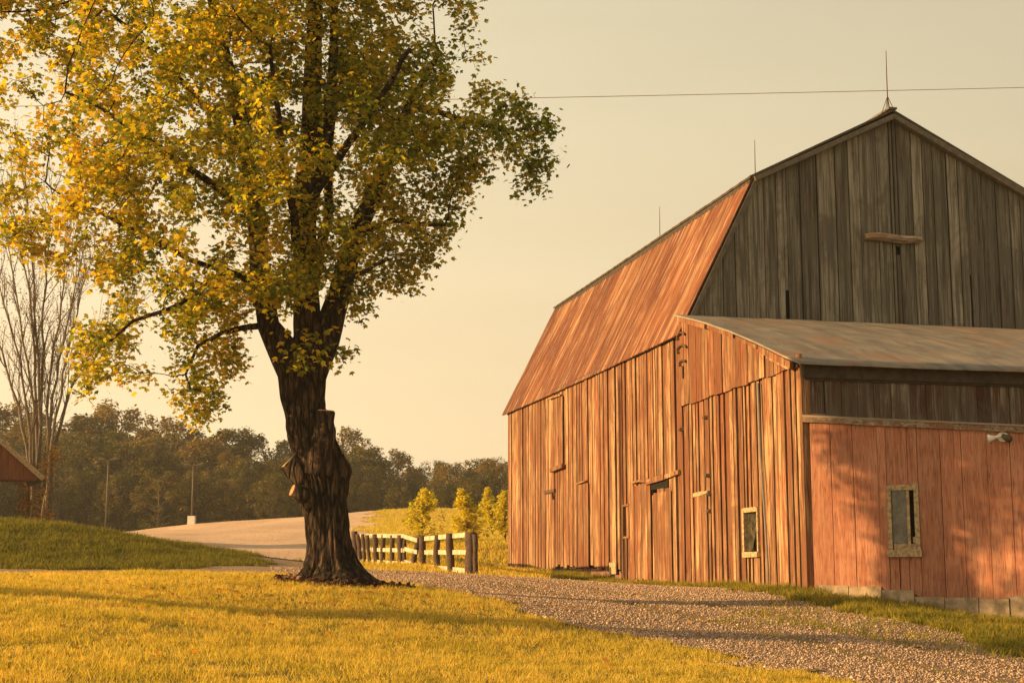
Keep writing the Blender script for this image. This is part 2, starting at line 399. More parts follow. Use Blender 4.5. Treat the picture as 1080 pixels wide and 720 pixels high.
class MB:
    """collects boxes, bars and tubes into one mesh"""
    def __init__(self): self.v = []; self.f = []; self.r = []
    def hexa(self, p, rnd=None):
        """8 points: bottom loop 0-3, top loop 4-7"""
        i = len(self.v); self.v += [tuple(q) for q in p]
        r = random.random() if rnd is None else rnd
        for q in ((0, 3, 2, 1), (4, 5, 6, 7), (0, 1, 5, 4), (1, 2, 6, 5), (2, 3, 7, 6), (3, 0, 4, 7)):
            self.f.append(tuple(i + k for k in q)); self.r.append(r)
        return self
    def box(self, x0, x1, y0, y1, z0, z1, rnd=None):
        return self.hexa([(x0, y0, z0), (x1, y0, z0), (x1, y1, z0), (x0, y1, z0), (x0, y0, z1), (x1, y0, z1), (x1, y1, z1), (x0, y1, z1)], rnd)
    def bar(self, a, b, w, h, up=(0, 0, 1), rnd=None):
        a, b = Vector(a), Vector(b); d = (b - a).normalized(); s = d.cross(Vector(up)).normalized(); u = s.cross(d).normalized()
        s *= w / 2; u *= h / 2
        return self.hexa([a - s - u, a + s - u, b + s - u, b - s - u, a - s + u, a + s + u, b + s + u, b - s + u], rnd)
    def tube(self, pts, rad, n=8, cap=True, rnd=None):
        pts = [Vector(p) for p in pts]
        if isinstance(rad, (int, float)): rad = [rad] * len(pts)
        i0 = len(self.v); r = random.random() if rnd is None else rnd
        ref = None
        for k, p in enumerate(pts):
            d = (pts[min(k + 1, len(pts) - 1)] - pts[max(k - 1, 0)]).normalized()
            if ref is None:
                ref = d.orthogonal().normalized()
            s = (ref - d * ref.dot(d)).normalized(); ref = s; u = d.cross(s)
            for j in range(n):
                a = 2 * math.pi * j / n
                self.v.append(tuple(p + (s * math.cos(a) + u * math.sin(a)) * rad[k]))
        for k in range(len(pts) - 1):
            for j in range(n):
                a = i0 + k * n + j; b = i0 + k * n + (j + 1) % n
                self.f.append((a, b, b + n, a + n)); self.r.append(r)
        if cap:
            self.f.append(tuple(i0 + j for j in range(n))[::-1]); self.r.append(r)
            e0 = i0 + (len(pts) - 1) * n
            self.f.append(tuple(e0 + j for j in range(n))); self.r.append(r)
        return self
    def build(self, name, mat, parent=None, smooth=False):
        me = bpy.data.meshes.new(name); me.from_pydata(self.v, [], self.f); me.update()
        a = me.attributes.new('rnd', 'FLOAT', 'FACE'); a.data.foreach_set('value', self.r)
        return link(name, me, mat, parent, smooth)

def inside(poly, X, Y):
    X = np.asarray(X); Y = np.asarray(Y); r = np.zeros(X.shape, bool); n = len(poly)
    for i in range(n):
        x1, y1 = poly[i]; x2, y2 = poly[(i + 1) % n]
        if y1 == y2: continue
        c = ((y1 > Y) != (y2 > Y)) & (X < (x2 - x1) * (Y - y1) / (y2 - y1) + x1)
        r ^= c
    return r

def wobble(X, Y, s=0.6, a=0.35):
    """cheap vector noise for ragged outlines"""
    return (a * (np.sin(X * s * 2.1 + 1.3 * np.sin(Y * s * 1.7)) + 0.6 * np.sin(Y * s * 5.3 + X * s * 4.1) + 0.35 * np.sin(X * s * 13.1 - Y * s * 9.7)),
            a * (np.sin(Y * s * 2.4 + 1.1 * np.sin(X * s * 1.9)) + 0.6 * np.sin(X * s * 6.1 - Y * s * 3.7) + 0.35 * np.sin(Y * s * 12.3 + X * s * 11.7)))

# ------------------------------------------------------------------ the lie of the land
C = []
for px, py, Y in [(0, 720, 12), (300, 720, 13), (600, 720, 15), (880, 720, 17.2), (1080, 720, 18.5), (0, 660, 15.6), (0, 625, 19), (320, 649, 19.95), (640, 665, 20.9),
                  (540, 630, 25.3), (790, 637, 26.3), (340, 613, 24.5), (0, 608, 23), (150, 607.5, 24.5), (270, 608, 25.5), (960, 662, 24), (1080, 695, 22), (1080, 659, 26.8),
                  (855, 629, 28), (725, 621, 34.4), (540, 614, 51.6), (470, 625, 24), (760, 695, 19), (0, 606, 28.5), (150, 605.5, 29), (270, 604, 32),
                  (0, 549, 41), (60, 556, 40), (100, 567, 38.5), (200, 592, 35), (110, 568, 115), (202, 553, 121), (300, 548, 126), (400, 540, 130), (300, 575, 70), (250, 591, 50),
                  (300, 600, 38), (390, 601, 34), (497, 611, 39), (372, 593, 57), (380, 560, 85), (450, 565, 70), (535, 545, 110), (460, 537, 125), (520, 580, 58), (520, 602, 46)]:
    p = at(px, py, Y); C.append((p.x, p.y, p.z))
for x, y, z in [(0, 0, -1.7), (-12, 4, -1.2), (12, 4, -2.1), (0, -15, -2.4), (30, 20, -2.2), (-26, 20, 0.5), (-26, 40, 1.7), (-20, 58, 1.9), (-28, 58, 2.0), (14, 30, -0.8), (20, 55, -0.3), (9, 70, 0.9), (8, 50, -0.1),
                (-45, 137, 3.4), (-20, 139, 4.4), (-8, 142, 5.0), (6, 136, 4.9), (0, 260, 9), (-100, 200, 8), (100, 200, 6), (-85, 115, 3.6), (-60, 62, 2.4), (60, 100, 2), (100, 20, -2.5), (-100, 0, 0.5),
                (-600, 600, 9), (600, 600, 7), (600, -200, -4), (-600, -200, -2), (0, 900, 9), (-40, 165, 4.6), (10, 165, 5.4)]:
    C.append((x, y, z + CZ))
C = np.array(C)
def _ker(d2): return np.sqrt(d2 + 9.0)
_n = len(C)
_D2 = ((C[:, None, :2] - C[None, :, :2]) ** 2).sum(-1)
_P = np.c_[np.ones(_n), C[:, :2]]
_A = np.block([[_ker(_D2) - 0.02 * np.eye(_n), _P], [_P.T, np.zeros((3, 3))]])
_W = np.linalg.solve(_A, np.r_[C[:, 2], np.zeros(3)])
def height(X, Y):
    X = np.asarray(X, float); Y = np.asarray(Y, float); sh = X.shape
    Q = np.c_[X.ravel(), Y.ravel()]; out = np.empty(len(Q))
    for i in range(0, len(Q), 20000):
        q = Q[i:i + 20000]
        d2 = ((q[:, None] - C[None, :, :2]) ** 2).sum(-1)
        out[i:i + 20000] = _ker(d2) @ _W[:_n] + _W[_n] + q @ _W[_n + 1:]
    out += 0.03 * np.sin(Q[:, 0] * 0.9 + 0.7 * np.sin(Q[:, 1] * 0.6)) * np.sin(Q[:, 1] * 0.8 + 0.4)
    return out.reshape(sh)
def gz(x, y): return float(height(np.array([x]), np.array([y]))[0])

def axis(lo, hi, flo, fhi, step, grow=1.18):
    a = list(np.arange(flo, fhi + 1e-6, step)); s = step; x = flo
    left = []
    while x > lo: s *= grow; x -= s; left.append(x)
    s = step; x = a[-1]; right = []
    while x < hi: s *= grow; x += s; right.append(x)
    return np.array(left[::-1] + a + right)
def grid_mesh(name, xs, ys, dz=0.0, keep=None):
    X, Y = np.meshgrid(xs, ys); Z = height(X, Y) + dz
    nx, ny = len(xs), len(ys)
    i = np.arange(nx - 1)[None, :] + nx * np.arange(ny - 1)[:, None]
    F = np.stack([i, i + 1, i + 1 + nx, i + nx], -1)
    if keep is not None:
        xc = (X[:-1, :-1] + X[1:, 1:]) / 2; yc = (Y[:-1, :-1] + Y[1:, 1:]) / 2
        F = F[keep(xc, yc)]
    F = F.reshape(-1, 4)
    V = np.stack([X, Y, Z], -1).reshape(-1, 3)
    used = np.unique(F); mp = np.full(len(V), -1); mp[used] = np.arange(len(used))
    return np_mesh(name, V[used], 4, None, mp[F])
xs = axis(-1500, 1500, -34, 26, 0.5); ys = axis(-300, 2500, 6, 70, 0.5, 1.12)
tag(link('ground', grid_mesh('ground', xs, ys), MT['ground'], None, True), kind='structure')

DRIVE = [(-5.6, 46), (-4.4, 40), (-3.0, 37.2), (-0.6, 36.4), (1.6, 36.2), (2.9, 33), (4.1, 29.2), (5.5, 26.7), (6.5, 24.6), (7.7, 22.3), (12, 16.5), (19, 10), (16, 6), (9, 10.5), (5.4, 14.6),
         (3.7, 17.2), (2.66, 19.0), (1.33, 20.9), (0.3, 22.4), (-1.0, 24.2), (-2.2, 26.4), (-4.0, 27.6), (-8, 27.4), (-16, 27.3), (-30, 26.5), (-30, 28.6), (-16, 29.2), (-8.5, 30.3), (-6.2, 34), (-6.6, 40), (-8.2, 46)]
LOT = [(-95, 134), (-60, 134), (-33, 134), (-12.0, 137), (-9.6, 105), (-8.3, 85), (-6.9, 62), (-5.5, 45), (-8.0, 45), (-9.5, 52), (-14, 64), (-26, 80), (-50, 92), (-95, 92)]
def in_drive(X, Y, s=0.6, a=0.28):
    dx, dy = wobble(X, Y, s, a); return inside(DRIVE, X + dx, Y + dy)
TRK = np.array([(-4.6, 45), (-1.9, 34), (0.6, 29), (3.0, 25.0), (5.1, 21.3), (7.6, 17.6), (13, 11.5)], float)
def track(X, Y):
    """1 in the two wheel tracks of the drive, 0 elsewhere"""
    X = np.asarray(X, float); Y = np.asarray(Y, float); d = np.full(X.shape, 9.0)
    for (ax, ay), (bx2, by2) in zip(TRK[:-1], TRK[1:]):
        ux, uy = bx2 - ax, by2 - ay; t = np.clip(((X - ax) * ux + (Y - ay) * uy) / (ux * ux + uy * uy), 0, 1)
        d = np.minimum(d, np.hypot(X - ax - t * ux, Y - ay - t * uy))
    return np.exp(-((d - 0.78 + 0.06 * np.sin(X * 3 + Y * 2)) / 0.24) ** 2)
def in_lot(X, Y):
    dx, dy = wobble(X, Y, 0.2, 0.6); return inside(LOT, X + dx, Y + dy)
me = grid_mesh('gravel_drive', np.arange(-30, 20, 0.125), np.arange(6, 46.2, 0.125), 0.022, in_drive)
co = np.empty(len(me.vertices) * 3, np.float32); me.vertices.foreach_get('co', co); co = co.reshape(-1, 3)
tk = track(co[:, 0], co[:, 1]); co[:, 2] -= 0.03 * tk; me.vertices.foreach_set('co', co.ravel())
at_ = me.attributes.new('rnd', 'FLOAT', 'POINT'); at_.data.foreach_set('value', tk.astype(np.float32)); me.update()
tag(link('gravel_drive', me, MT['gravel'], None, True), kind='structure')
tag(link('gravel_lot', grid_mesh('gravel_lot', np.arange(-96, -4, 0.5), np.arange(44, 133, 0.5), 0.05, in_lot), MT['lot'], None, True), kind='structure')

# ------------------------------------------------------------------ the barn (local: u along the front, v back along the side wall, z up)
YAW = 0.234
BX, BY, BZ = 4.008, 34.407, -0.175 + CZ
WID, LEN, DEP = 11.0, 17.67, 6.55
HE, HB, HR, BU = 5.95, 9.60, 11.46, 1.815
HS = 4.17
cu = Vector((math.cos(YAW), math.sin(YAW), 0)); cv = Vector((-math.sin(YAW), math.cos(YAW), 0))
barn = empty('barn', (BX, BY, BZ), YAW)
tag(barn, 'big weathered plank barn with rusty gambrel roof and front lean-to', 'barn')
def b2w(u, v, z=0.0): return Vector((BX, BY, BZ)) + cu * u + cv * v + Vector((0, 0, z))
def bground(u, v):
    p = b2w(u, v); return gz(p.x, p.y) - BZ
def on_side(px, py):                       # photograph -> (v, z) on the left wall
    a, b = ray(px, py); s = (BX * cu.x + BY * cu.y) / (a * cu.x + cu.y)
    p = Vector((a * s, s, b * s + CZ)) - Vector((BX, BY, BZ)); return p.dot(cv), p.z
def on_front(px, py, v0=0.0):              # photograph -> (u, z) on a plane parallel to the gable
    a, b = ray(px, py); q = b2w(0, v0); s = (q.x * cv.x + q.y * cv.y) / (a * cv.x + cv.y)
    p = Vector((a * s, s, b * s + CZ)) - Vector((BX, BY, BZ)); return p.dot(cu), p.z
LY = R(-37.0)                              # the low front wall swings forward from the lean-to's corner
lu = Vector((math.cos(LY), math.sin(LY), 0)); lv = Vector((-math.sin(LY), math.cos(LY), 0))   # in barn-local axes
def on_low(px, py):
    a, b = ray(px, py)
    nw = cu * lv.x + cv * lv.y; q = b2w(0, -DEP); s = (q.dot(nw)) / (a * nw.x + nw.y)
    p = Vector((a * s, s, b * s + CZ)) - Vector((BX, BY, BZ))
    loc = Vector((p.dot(cu), p.dot(cv) + DEP, 0)); return loc.dot(lu), p.z

def boards(mb, P, a0, a1, ztop, zbot, wid, gap, thick, holes=(), ragged=0.0, lap=0.0, breaks=()):
    """vertical boards along a; P(a, z, out) gives the local point; out is towards the open air"""
    a = a0
    while a < a1 - 0.02:
        w = random.uniform(*wid); b = min(a + w, a1)
        if a1 - b < 0.06: b = a1
        for (h0, h1, _, _) in holes:
            for edge in (h0, h1):
                if a < edge < b and edge - a > 0.03: b = edge
        g = gap * random.uniform(0.4, 1.6)
        aa, bb = a + g / 2, b - g / 2
        o0 = random.uniform(0, lap)
        r = random.random(); mid = (aa + bb) / 2
        segs = [(None, None)]
        for (h0, h1, hz0, hz1) in holes:
            if h0 - 1e-4 <= mid <= h1 + 1e-4:
                segs = [(None, hz0), (hz1, None)]
        for lo, hi in segs:
            j = random.uniform(-ragged, ragged) if lo is None else 0.0
            zb0 = (zbot(aa) + j) if lo is None else lo; zb1 = (zbot(bb) + j + random.uniform(-ragged, ragged) * 0.4) if lo is None else lo
            zt0 = ztop(aa) if hi is None else hi; zt1 = ztop(bb) if hi is None else hi
            if zt0 - zb0 < 0.03 and zt1 - zb1 < 0.03: continue
            t = o0 + thick + random.uniform(-0.004, 0.004); t2 = t + random.uniform(-0.008, 0.008)
            mb.hexa([P(aa, zb0, o0), P(bb, zb1, o0), P(bb, zb1, t2), P(aa, zb0, t), P(aa, zt0, o0), P(bb, zt1, o0), P(bb, zt1, t2), P(aa, zt0, t)], r)
        a = b

Pside = lambda v, z, out: (-out, v, z)
Pfront = lambda u, z, out: (u, -out, z)
# --- side wall: main barn, lean-to underlay, lean-to overlay
gside = np.poly1d(np.polyfit([-6.5, -3, 0, 5, 10, 17], [bground(-0.05, v) for v in (-6.5, -3, 0, 5, 10, 17)], 3))
sA = on_side(587, 610)[0]; sB = on_side(657, 612)[0]      # where the boards stop short above the footing
lifted = lambda v: gside(v) + (0.30 if sB < v < sA else 0.04)
win_v1, win_z1 = on_side(788.5, 540); win_v0, win_z0 = on_side(804, 583)
slot_v1, slot_z1 = on_side(659.5, 534); slot_v0, slot_z0 = on_side(666.5, 565)
topm = lambda v: HE - 0.10 - 0.05 * math.sin(v / LEN * math.pi)
mb = MB()
brk = on_side(691, 505)
boards(mb, Pside, 0.0, LEN, topm, lifted, (0.20, 0.42), 0.060, 0.045, [(slot_v0, slot_v1, slot_z0, slot_z1), (on_side(696, 520)[0], on_side(690, 520)[0], on_side(690, 520)[1] - 0.05, brk[1])], 0.07, 0.035)
zlA = on_side(722, 429); zlB = on_side(848, 386)
lap_line = lambda v: zlB[1] + (zlA[1] - zlB[1]) * (v - zlB[0]) / (zlA[0] - zlB[0])
roofz = lambda v: HE + 0.20 - (HE + 0.20 - HS) * (-v) / DEP + 0.10 * math.sin(math.pi * min(1, max(0, -v / DEP)))
boards(mb, Pside, -DEP, 0.0, lambda v: lap_line(v) + 0.25, lambda v: gside(v) + 0.05, (0.18, 0.36), 0.070, 0.045, [(win_v0, win_v1, win_z0, win_z1)], 0.04, 0.02)
PsideO = lambda v, z, out: (-out - 0.07, v, z)
boards(mb, PsideO, -DEP - 0.02, 0.06, lambda v: roofz(v) - 0.05, lap_line, (0.26, 0.5), 0.022, 0.03, (), 0.02, 0.02)
mb.build('side_wall', MT['side'], barn)
# near-black sheets added just inside: painted interior shade for the gaps
MB().box(0.10, 0.13, 0.0, LEN, -0.6, HE - 0.2).box(0.9, 0.93, -DEP + 0.1, 0.0, -0.7, HS - 0.3).build('inner_shade_sheet', MT['inside_shade'], barn)

# --- footing below the short boards
f = MB()
n = 9
for i in range(n):
    v0 = sB + (sA - sB) * i / n; v1 = sB + (sA - sB) * (i + 0.93) / n
    f.box(-0.02, 0.09, v0, v1, -0.6, gside((v0 + v1) / 2) + 0.27 + random.uniform(-0.05, 0.03))
f.build('stone_footing', MT['stone'], barn)

# --- gable
def gz_top(u):
    u = min(u, WID - u)
    return HE + (HB - HE) * u / BU if u < BU else HB + (HR - HB) * (u - BU) / (WID / 2 - BU)
hx0, hz0 = on_front(911, 258); hx1, hz1 = on_front(969, 258)
k1 = on_front(1022, 290); k1b = on_front(1026, 331); k2 = on_front(828, 306); k2b = on_front(833, 330)
hb = on_front(945, 269)
g = MB()
boards(g, Pfront, 0.02, WID - 0.02, lambda u: gz_top(u) - 0.05, lambda u: HE - 0.05, (0.26, 0.50), 0.024, 0.030,
       [(k1[0], k1[0] + 0.045, HE - 0.2, k1[1]), (k2[0], k2[0] + 0.09, HE - 0.2, k2[1]), (hb[0], hb[0] + 0.10, hb[1], hz0)], 0.06, 0.012)
g.build('gable_wall', MT['gable'], barn)
g = MB(); boards(g, lambda u, z, o: (u, LEN + o, z), 0.02, WID - 0.02, lambda u: gz_top(u) - 0.05, lambda u: -0.4, (0.2, 0.4), 0.01, 0.028); g.build('rear_wall', MT['gable'], barn)
g = MB(); boards(g, lambda v, z, o: (WID + o, v, z), -DEP, LEN, lambda v: (HE - 0.1 if v > 0 else roofz(v) - 0.1), lambda v: -1.2, (0.2, 0.4), 0.01, 0.028); g.build('far_side_wall', MT['gable'], barn)
MB().box(0.62, WID - 0.62, 0.10, 0.13, HE - 0.2, HE + 0.9).box(BU + 0.3, WID - BU - 0.3, 0.10, 0.13, HE + 0.9, HB - 0.3).build('gable_shade_sheet', MT['inside_shade'], barn)  # near-black sheets behind the gable boards, interior shade as colour
# hay beam over the loft hatch
hb_mb = MB(); a_ = Vector((hx0 - 0.02, -0.12, hz0 + 0.17)); b_ = Vector((hx1 + 0.02, -0.12, hz1 + 0.09))
hb_mb.tube([a_ + (b_ - a_) * t + Vector((0, 0, 0.02 * math.sin(t * 7))) for t in np.linspace(0, 1, 9)], [0.075, 0.10, 0.11, 0.105, 0.11, 0.105, 0.10, 0.095, 0.07], 7)
hb_mb.build('hay_beam', MT['trim'], barn)
MB().box(hx0 - 0.02, hx0 + 0.07, -0.065, -0.046, HE + 0.1, hz0 + 0.05).build('hatch_trim', MT['gable'], barn)
MB().box(hx1 - 0.04, hx1 + 0.06, -0.065, -0.046, HE + 0.1, hz1 + 0.1).build('hatch_trim', MT['gable'], barn)

# --- roofs
def sheet(name, p00, p10, p01, p11, n, amp, mat, parent, thick=0.03, sag=0.0, rows=4, nrm=None):
    """ribbed sheet; ribs run from the first edge (p00-p10) to the second (p01-p11)"""
    p00, p10, p01, p11 = map(Vector, (p00, p10, p01, p11))
    nr = nrm or (p10 - p00).cross(p01 - p00).normalized()
    V = []; F = []; 
    for side in (0, 1):
        for j in range(rows + 1):
            t = j / rows
            for i in range(n + 1):
                s = i / n
                p = (p00 * (1 - s) + p10 * s) * (1 - t) + (p01 * (1 - s) + p11 * s) * t
                ph = i % 4
                rib = amp if ph == 0 else 0.0
                sg = -sag * math.sin(math.pi * s) * (1 - 0.5 * t) + 0.012 * noise.noise(Vector((s * 25, t * 3, 5)))
                V.append(tuple(p + nr * (rib + sg - side * thick)))
    m = (n + 1) * (rows + 1)
    for side in (0, 1):
        for j in range(rows):
            for i in range(n):
                a = side * m + j * (n + 1) + i; q = (a, a + 1, a + n + 2, a + n + 1)
                F.append(q if side == 0 else q[::-1])
    def edge(l):
        for a, b in zip(l[:-1], l[1:]): F.append((a, a + m, b + m, b))
    edge([i for i in range(n + 1)]); edge([rows * (n + 1) + i for i in range(n + 1)][::-1])
    edge([j * (n + 1) for j in range(rows + 1)][::-1]); edge([j * (n + 1) + n for j in range(rows + 1)])
    me = bpy.data.meshes.new(name); me.from_pydata(V, [], F); me.update()
    g_ = random.Random(n); tint = {}
    at_ = me.attributes.new('rnd', 'FLOAT', 'FACE'); vals = [0.5] * len(F)
    for q in range(2 * rows * n):
        j_, i_ = (q % (rows * n)) // n, q % n
        key = i_ // 12; vals[q] = tint.setdefault(key, g_.random())
    at_.data.foreach_set('value', vals)
    return link(name, me, mat, parent)
OV = 0.18
sl = Vector((BU, 0, HB - HE)).normalized()
e0 = Vector((0, 0, HE)) - sl * 0.30 + Vector((-0.05, 0, 0.03)); bk = Vector((BU, 0, HB + 0.06))
def RV(p, v): return (p[0], v, p[2])
def mir(p): return Vector((WID - p[0], p[1], p[2]))
nl = Vector((-(HB - HE), 0, BU)).normalized()
sheet('lower_roof', RV(e0, -OV), RV(e0, LEN + 0.3), RV(bk - Vector((0.03, 0, 0.03)), -OV), RV(bk - Vector((0.03, 0, 0.03)), LEN + 0.3), 288, 0.018, MT['rust'], barn, 0.03, 0.05, 6, nl)
e1, b1 = mir(e0), mir(bk)
sheet('lower_roof', RV(b1, -OV), RV(b1, LEN + 0.3), RV(e1, -OV), RV(e1, LEN + 0.3), 120, 0.02, MT['rust'], barn, 0.03, 0.05, 4, Vector((HB - HE, 0, BU)).normalized())
su = Vector((WID / 2 - BU, 0, HR - HB)).normalized(); d0 = Vector((BU, 0, HB + 0.08)) - su * 0.16; rg = Vector((WID / 2, 0, HR + 0.08))
sheet('upper_roof', RV(d0, -OV - 0.02), RV(d0, LEN + 0.32), RV(rg, -OV - 0.02), RV(rg, LEN + 0.32), 120, 0.008, MT['oldtin'], barn, 0.05, 0.0, 2, Vector((-su.z, 0, su.x)))
d1 = mir(d0)
sheet('upper_roof', RV(rg, -OV - 0.02), RV(rg, LEN + 0.32), RV(d1, -OV - 0.02), RV(d1, LEN + 0.32), 120, 0.008, MT['oldtin'], barn, 0.05, 0.0, 2, Vector((su.z, 0, su.x)))
# soffit strip under the drip of the upper roof and along the eave
so = MB()
so.hexa([RV(d0 + Vector((0.02, 0, -0.20)), -OV + 0.02), RV(d0 + Vector((0.12, 0, -0.20)), -OV + 0.02), RV(d0 + Vector((0.12, 0, -0.20)), LEN + 0.25), RV(d0 + Vector((0.02, 0, -0.20)), LEN + 0.25),
         RV(d0 + Vector((0.02, 0, -0.07)), -OV + 0.02), RV(d0 + Vector((0.12, 0, -0.07)), -OV + 0.02), RV(d0 + Vector((0.12, 0, -0.07)), LEN + 0.25), RV(d0 + Vector((0.02, 0, -0.07)), LEN + 0.25)])
so.box(-0.085, 0.02, -0.05, LEN, HE - 0.26, HE - 0.12)
so.build('eave_board', MT['dark_wood'], barn)
# rake boards on the gable
for s_ in (0, 1):
    q = (lambda p: p) if s_ == 0 else mir
    rb = MB()
    a_, b_ = Vector((0.07, -OV + 0.05, HE + 0.02)), Vector((BU + 0.03, -OV + 0.05, HB - 0.10))
    rb.bar(q(a_), q(b_), 0.14, 0.11, nl if s_ == 0 else (-nl.x, 0, nl.z))
    a_, b_ = Vector((BU - 0.02, -OV + 0.02, HB - 0.06)), Vector((WID / 2 + (0.0 if s_ else 0.0), -OV + 0.02, HR - 0.10))
    rb.bar(q(a_), q(b_), 0.20, 0.12, (-su.z, 0, su.x) if s_ == 0 else (su.z, 0, su.x))
    rb.build('rake_board', MT['fascia'], barn)
# --- lean-to roof, tin laid on boards with a broken edge
lr = MB()
V = []; F = []; nu, nv = 60, 10
for side in (0, 1):
    for j in range(nv + 1):
        v = 0.02 - (DEP + 0.38) * j / nv
        for i in range(nu + 1):
            u = -0.24 + (WID + 0.4) * i / nu
            if i == 0: u += 0.05 * noise.noise(Vector((v * 2.3, 1, 7)))
            z = roofz(v) + 0.06 + 0.015 * noise.noise(Vector((u * 1.2, v * 1.2, 3))) + (0.006 if i % 6 == 0 else 0) - 0.04 * side
            V.append((u, v, z))
m_ = (nu + 1) * (nv + 1)
for side in (0, 1):
    for j in range(nv):
        for i in range(nu):
            a = side * m_ + j * (nu + 1) + i; q = (a, a + nu + 1, a + nu + 2, a + 1)
            F.append(q if side == 0 else q[::-1])
def _edge(l):
    for a, b in zip(l[:-1], l[1:]): F.append((a, b, b + m_, a + m_))
_edge([j * (nu + 1) for j in range(nv + 1)]); _edge([nv * (nu + 1) + i for i in range(nu + 1)]); _edge([j * (nu + 1) + nu for j in range(nv + 1)][::-1])
me = bpy.data.meshes.new('lean_to_roof'); me.from_pydata(V, [], F); me.update(); link('lean_to_roof', me, MT['tin'], barn)
# splintered verge boards along its left edge
vb = MB()
for (t0, t1, w, dz) in ((0.02, 0.30, 0.10, 0.0), (0.31, 0.55, 0.09, 0.01), (0.56, 0.74, 0.08, -0.01), (0.73, 0.985, 0.13, -0.04), (0.80, 0.97, 0.05, -0.13)):
    va, vb_ = -DEP * t0, -DEP * t1
    vb.bar((-0.16, va, roofz(va) - 0.035 + dz), (-0.18 - 0.02 * random.random(), vb_, roofz(vb_) - 0.035 + dz), 0.07, w)
vb.build('verge_board', MT['side'], barn)
fb = MB()
fb.box(-0.06, WID, -DEP - 0.14, -DEP - 0.09, HS - 0.30, HS - 0.02).box(0.0, WID, -DEP - 0.085, -DEP - 0.035, HS - 0.34, HS - 0.24)
fb.build('eave_beam', MT['dark_wood'], barn)
# --- upper band of the lean-to's front
g = MB(); boards(g, lambda u, z, o: (u, -DEP - o, z), 0.0, WID, lambda u: HS - 0.1, lambda u: 1.6, (0.28, 0.42), 0.014, 0.028, (), 0, 0.02); g.build('front_band', MT['band'], barn)
MB().box(0.1, WID - 0.1, -DEP + 0.06, -DEP + 0.09, 1.7, HS - 0.15).build('band_shade_sheet', MT['inside_shade'], barn)  # near-black sheet behind the band, shade put into its colour
# --- low front wall of red panels, swung forward, with its window
LWL = 5.6
PL = lambda s, z, o: tuple(Vector((0, -DEP - 0.06, z)) + lu * s - lv * o)
tl, tr = on_low(851, 441), on_low(1078, 452)
ltop = lambda s: tl[1] + (tr[1] - tl[1]) * s / tr[0]
wf0, wf1 = on_low(934, 514), on_low(970, 581)
ws0, ws1, wz0, wz1 = wf0[0], wf1[0], wf1[1], (wf0[1] + on_low(970, 510)[1]) / 2
def lground(s):
    p = Vector((0, -DEP, 0)) + lu * s; return bground(p.x, p.y)
bl = on_low(860, 623)[1]
BLOCKS = ((0.62, 0.22), (0.60, 0.28), (0.58, 0.30), (0.52, 0.26), (0.58, 0.34), (0.52, 0.40), (0.50, 0.52), (0.48, 0.56), (0.55, 0.60), (0.6, 0.6))
def step(s):
    t = 0.08
    for w_, h_ in BLOCKS:
        if s < t + w_: return lground(t + w_ / 2) + h_ - 0.03
        t += w_
    return lground(s) + 0.5
pb = MB()
def low_boards(mb, s0, s1, zt, zb):
    boards(mb, PL, s0, s1, zt, zb, (0.36, 0.5), 0.010, 0.03, [], 0.01, 0.006)
low_boards(pb, 0.06, ws0, ltop, step)
boards(pb, PL, ws0, ws1, ltop, lambda s: wz1, (0.3, 0.45), 0.01, 0.03)
boards(pb, PL, ws0, ws1, lambda s: wz0, step, (0.16, 0.22), 0.012, 0.03)
low_boards(pb, ws1, LWL, ltop, step)
low = pb.build('plank_panels', MT['panel'], barn)
q = MB()
q.hexa([PL(ws1 + 0.1, -1.2, -0.12), PL(LWL, -1.2, -0.12), PL(LWL, -1.2, -0.09), PL(ws1 + 0.1, -1.2, -0.09), PL(ws1 + 0.1, 2.3, -0.12), PL(LWL, 2.3, -0.12), PL(LWL, 2.3, -0.09), PL(ws1 + 0.1, 2.3, -0.09)])
q.hexa([PL(0.12, -1.0, -0.12), PL(ws0 - 0.1, -1.0, -0.12), PL(ws0 - 0.1, -1.0, -0.09), PL(0.12, -1.0, -0.09), PL(0.12, 2.3, -0.12), PL(ws0 - 0.1, 2.3, -0.12), PL(ws0 - 0.1, 2.3, -0.09), PL(0.12, 2.3, -0.09)])
q.build('panel_shade_sheet', MT['inside_shade'], barn)  # near-black sheets behind the panels stand in for shade inside
# return wall at its right end
rw = MB(); pe = Vector((0, -DEP - 0.06, 0)) + lu * LWL
boards(rw, lambda v, z, o: (pe.x - 0.02 + o, v, z), pe.y, -DEP, lambda v: ltop(LWL), lambda v: -1.6, (0.3, 0.5), 0.01, 0.03); rw.build('return_wall', MT['panel'], barn)
# pent ledge over the low wall: narrow at the corner, wider to the right
A0, A1 = Vector(PL(-0.06, ltop(0) + 0.02, 0.10)), Vector(PL(LWL + 0.1, ltop(LWL) + 0.02, 0.14))
B0, B1 = Vector((-0.04, -DEP + 0.0, ltop(0) + 0.10)), Vector((A1.x, -DEP + 0.0, ltop(LWL) + 0.30))
up = Vector((0, 0, 0.035))
MB().hexa([A0, A1, B1, B0, A0 + up, A1 + up, B1 + up, B0 + up]).build('pent_ledge', MT['tin'], barn)
lt = MB(); prev = None
for i in range(12):
    s0, s1 = -0.05 + (LWL + 0.1) * i / 12, -0.05 + (LWL + 0.1) * (i + 1) / 12
    a_ = Vector(PL(s0, ltop(s0) - 0.03 + 0.012 * noise.noise(Vector((s0 * 2, 0, 0))), 0.075)); b_ = Vector(PL(s1, ltop(s1) - 0.03 + 0.012 * noise.noise(Vector((s1 * 2, 0, 0))), 0.075))
    lt.bar(a_, b_, 0.05, 0.105, rnd=0.4)
lt.build('ledge_trim', MT['trim'], barn)
# corner board
MB().box(-0.085, 0.10, -DEP - 0.075, -DEP - 0.03, bground(0, -DEP) + 0.03, HS - 0.05).build('corner_board', MT['side'], barn)

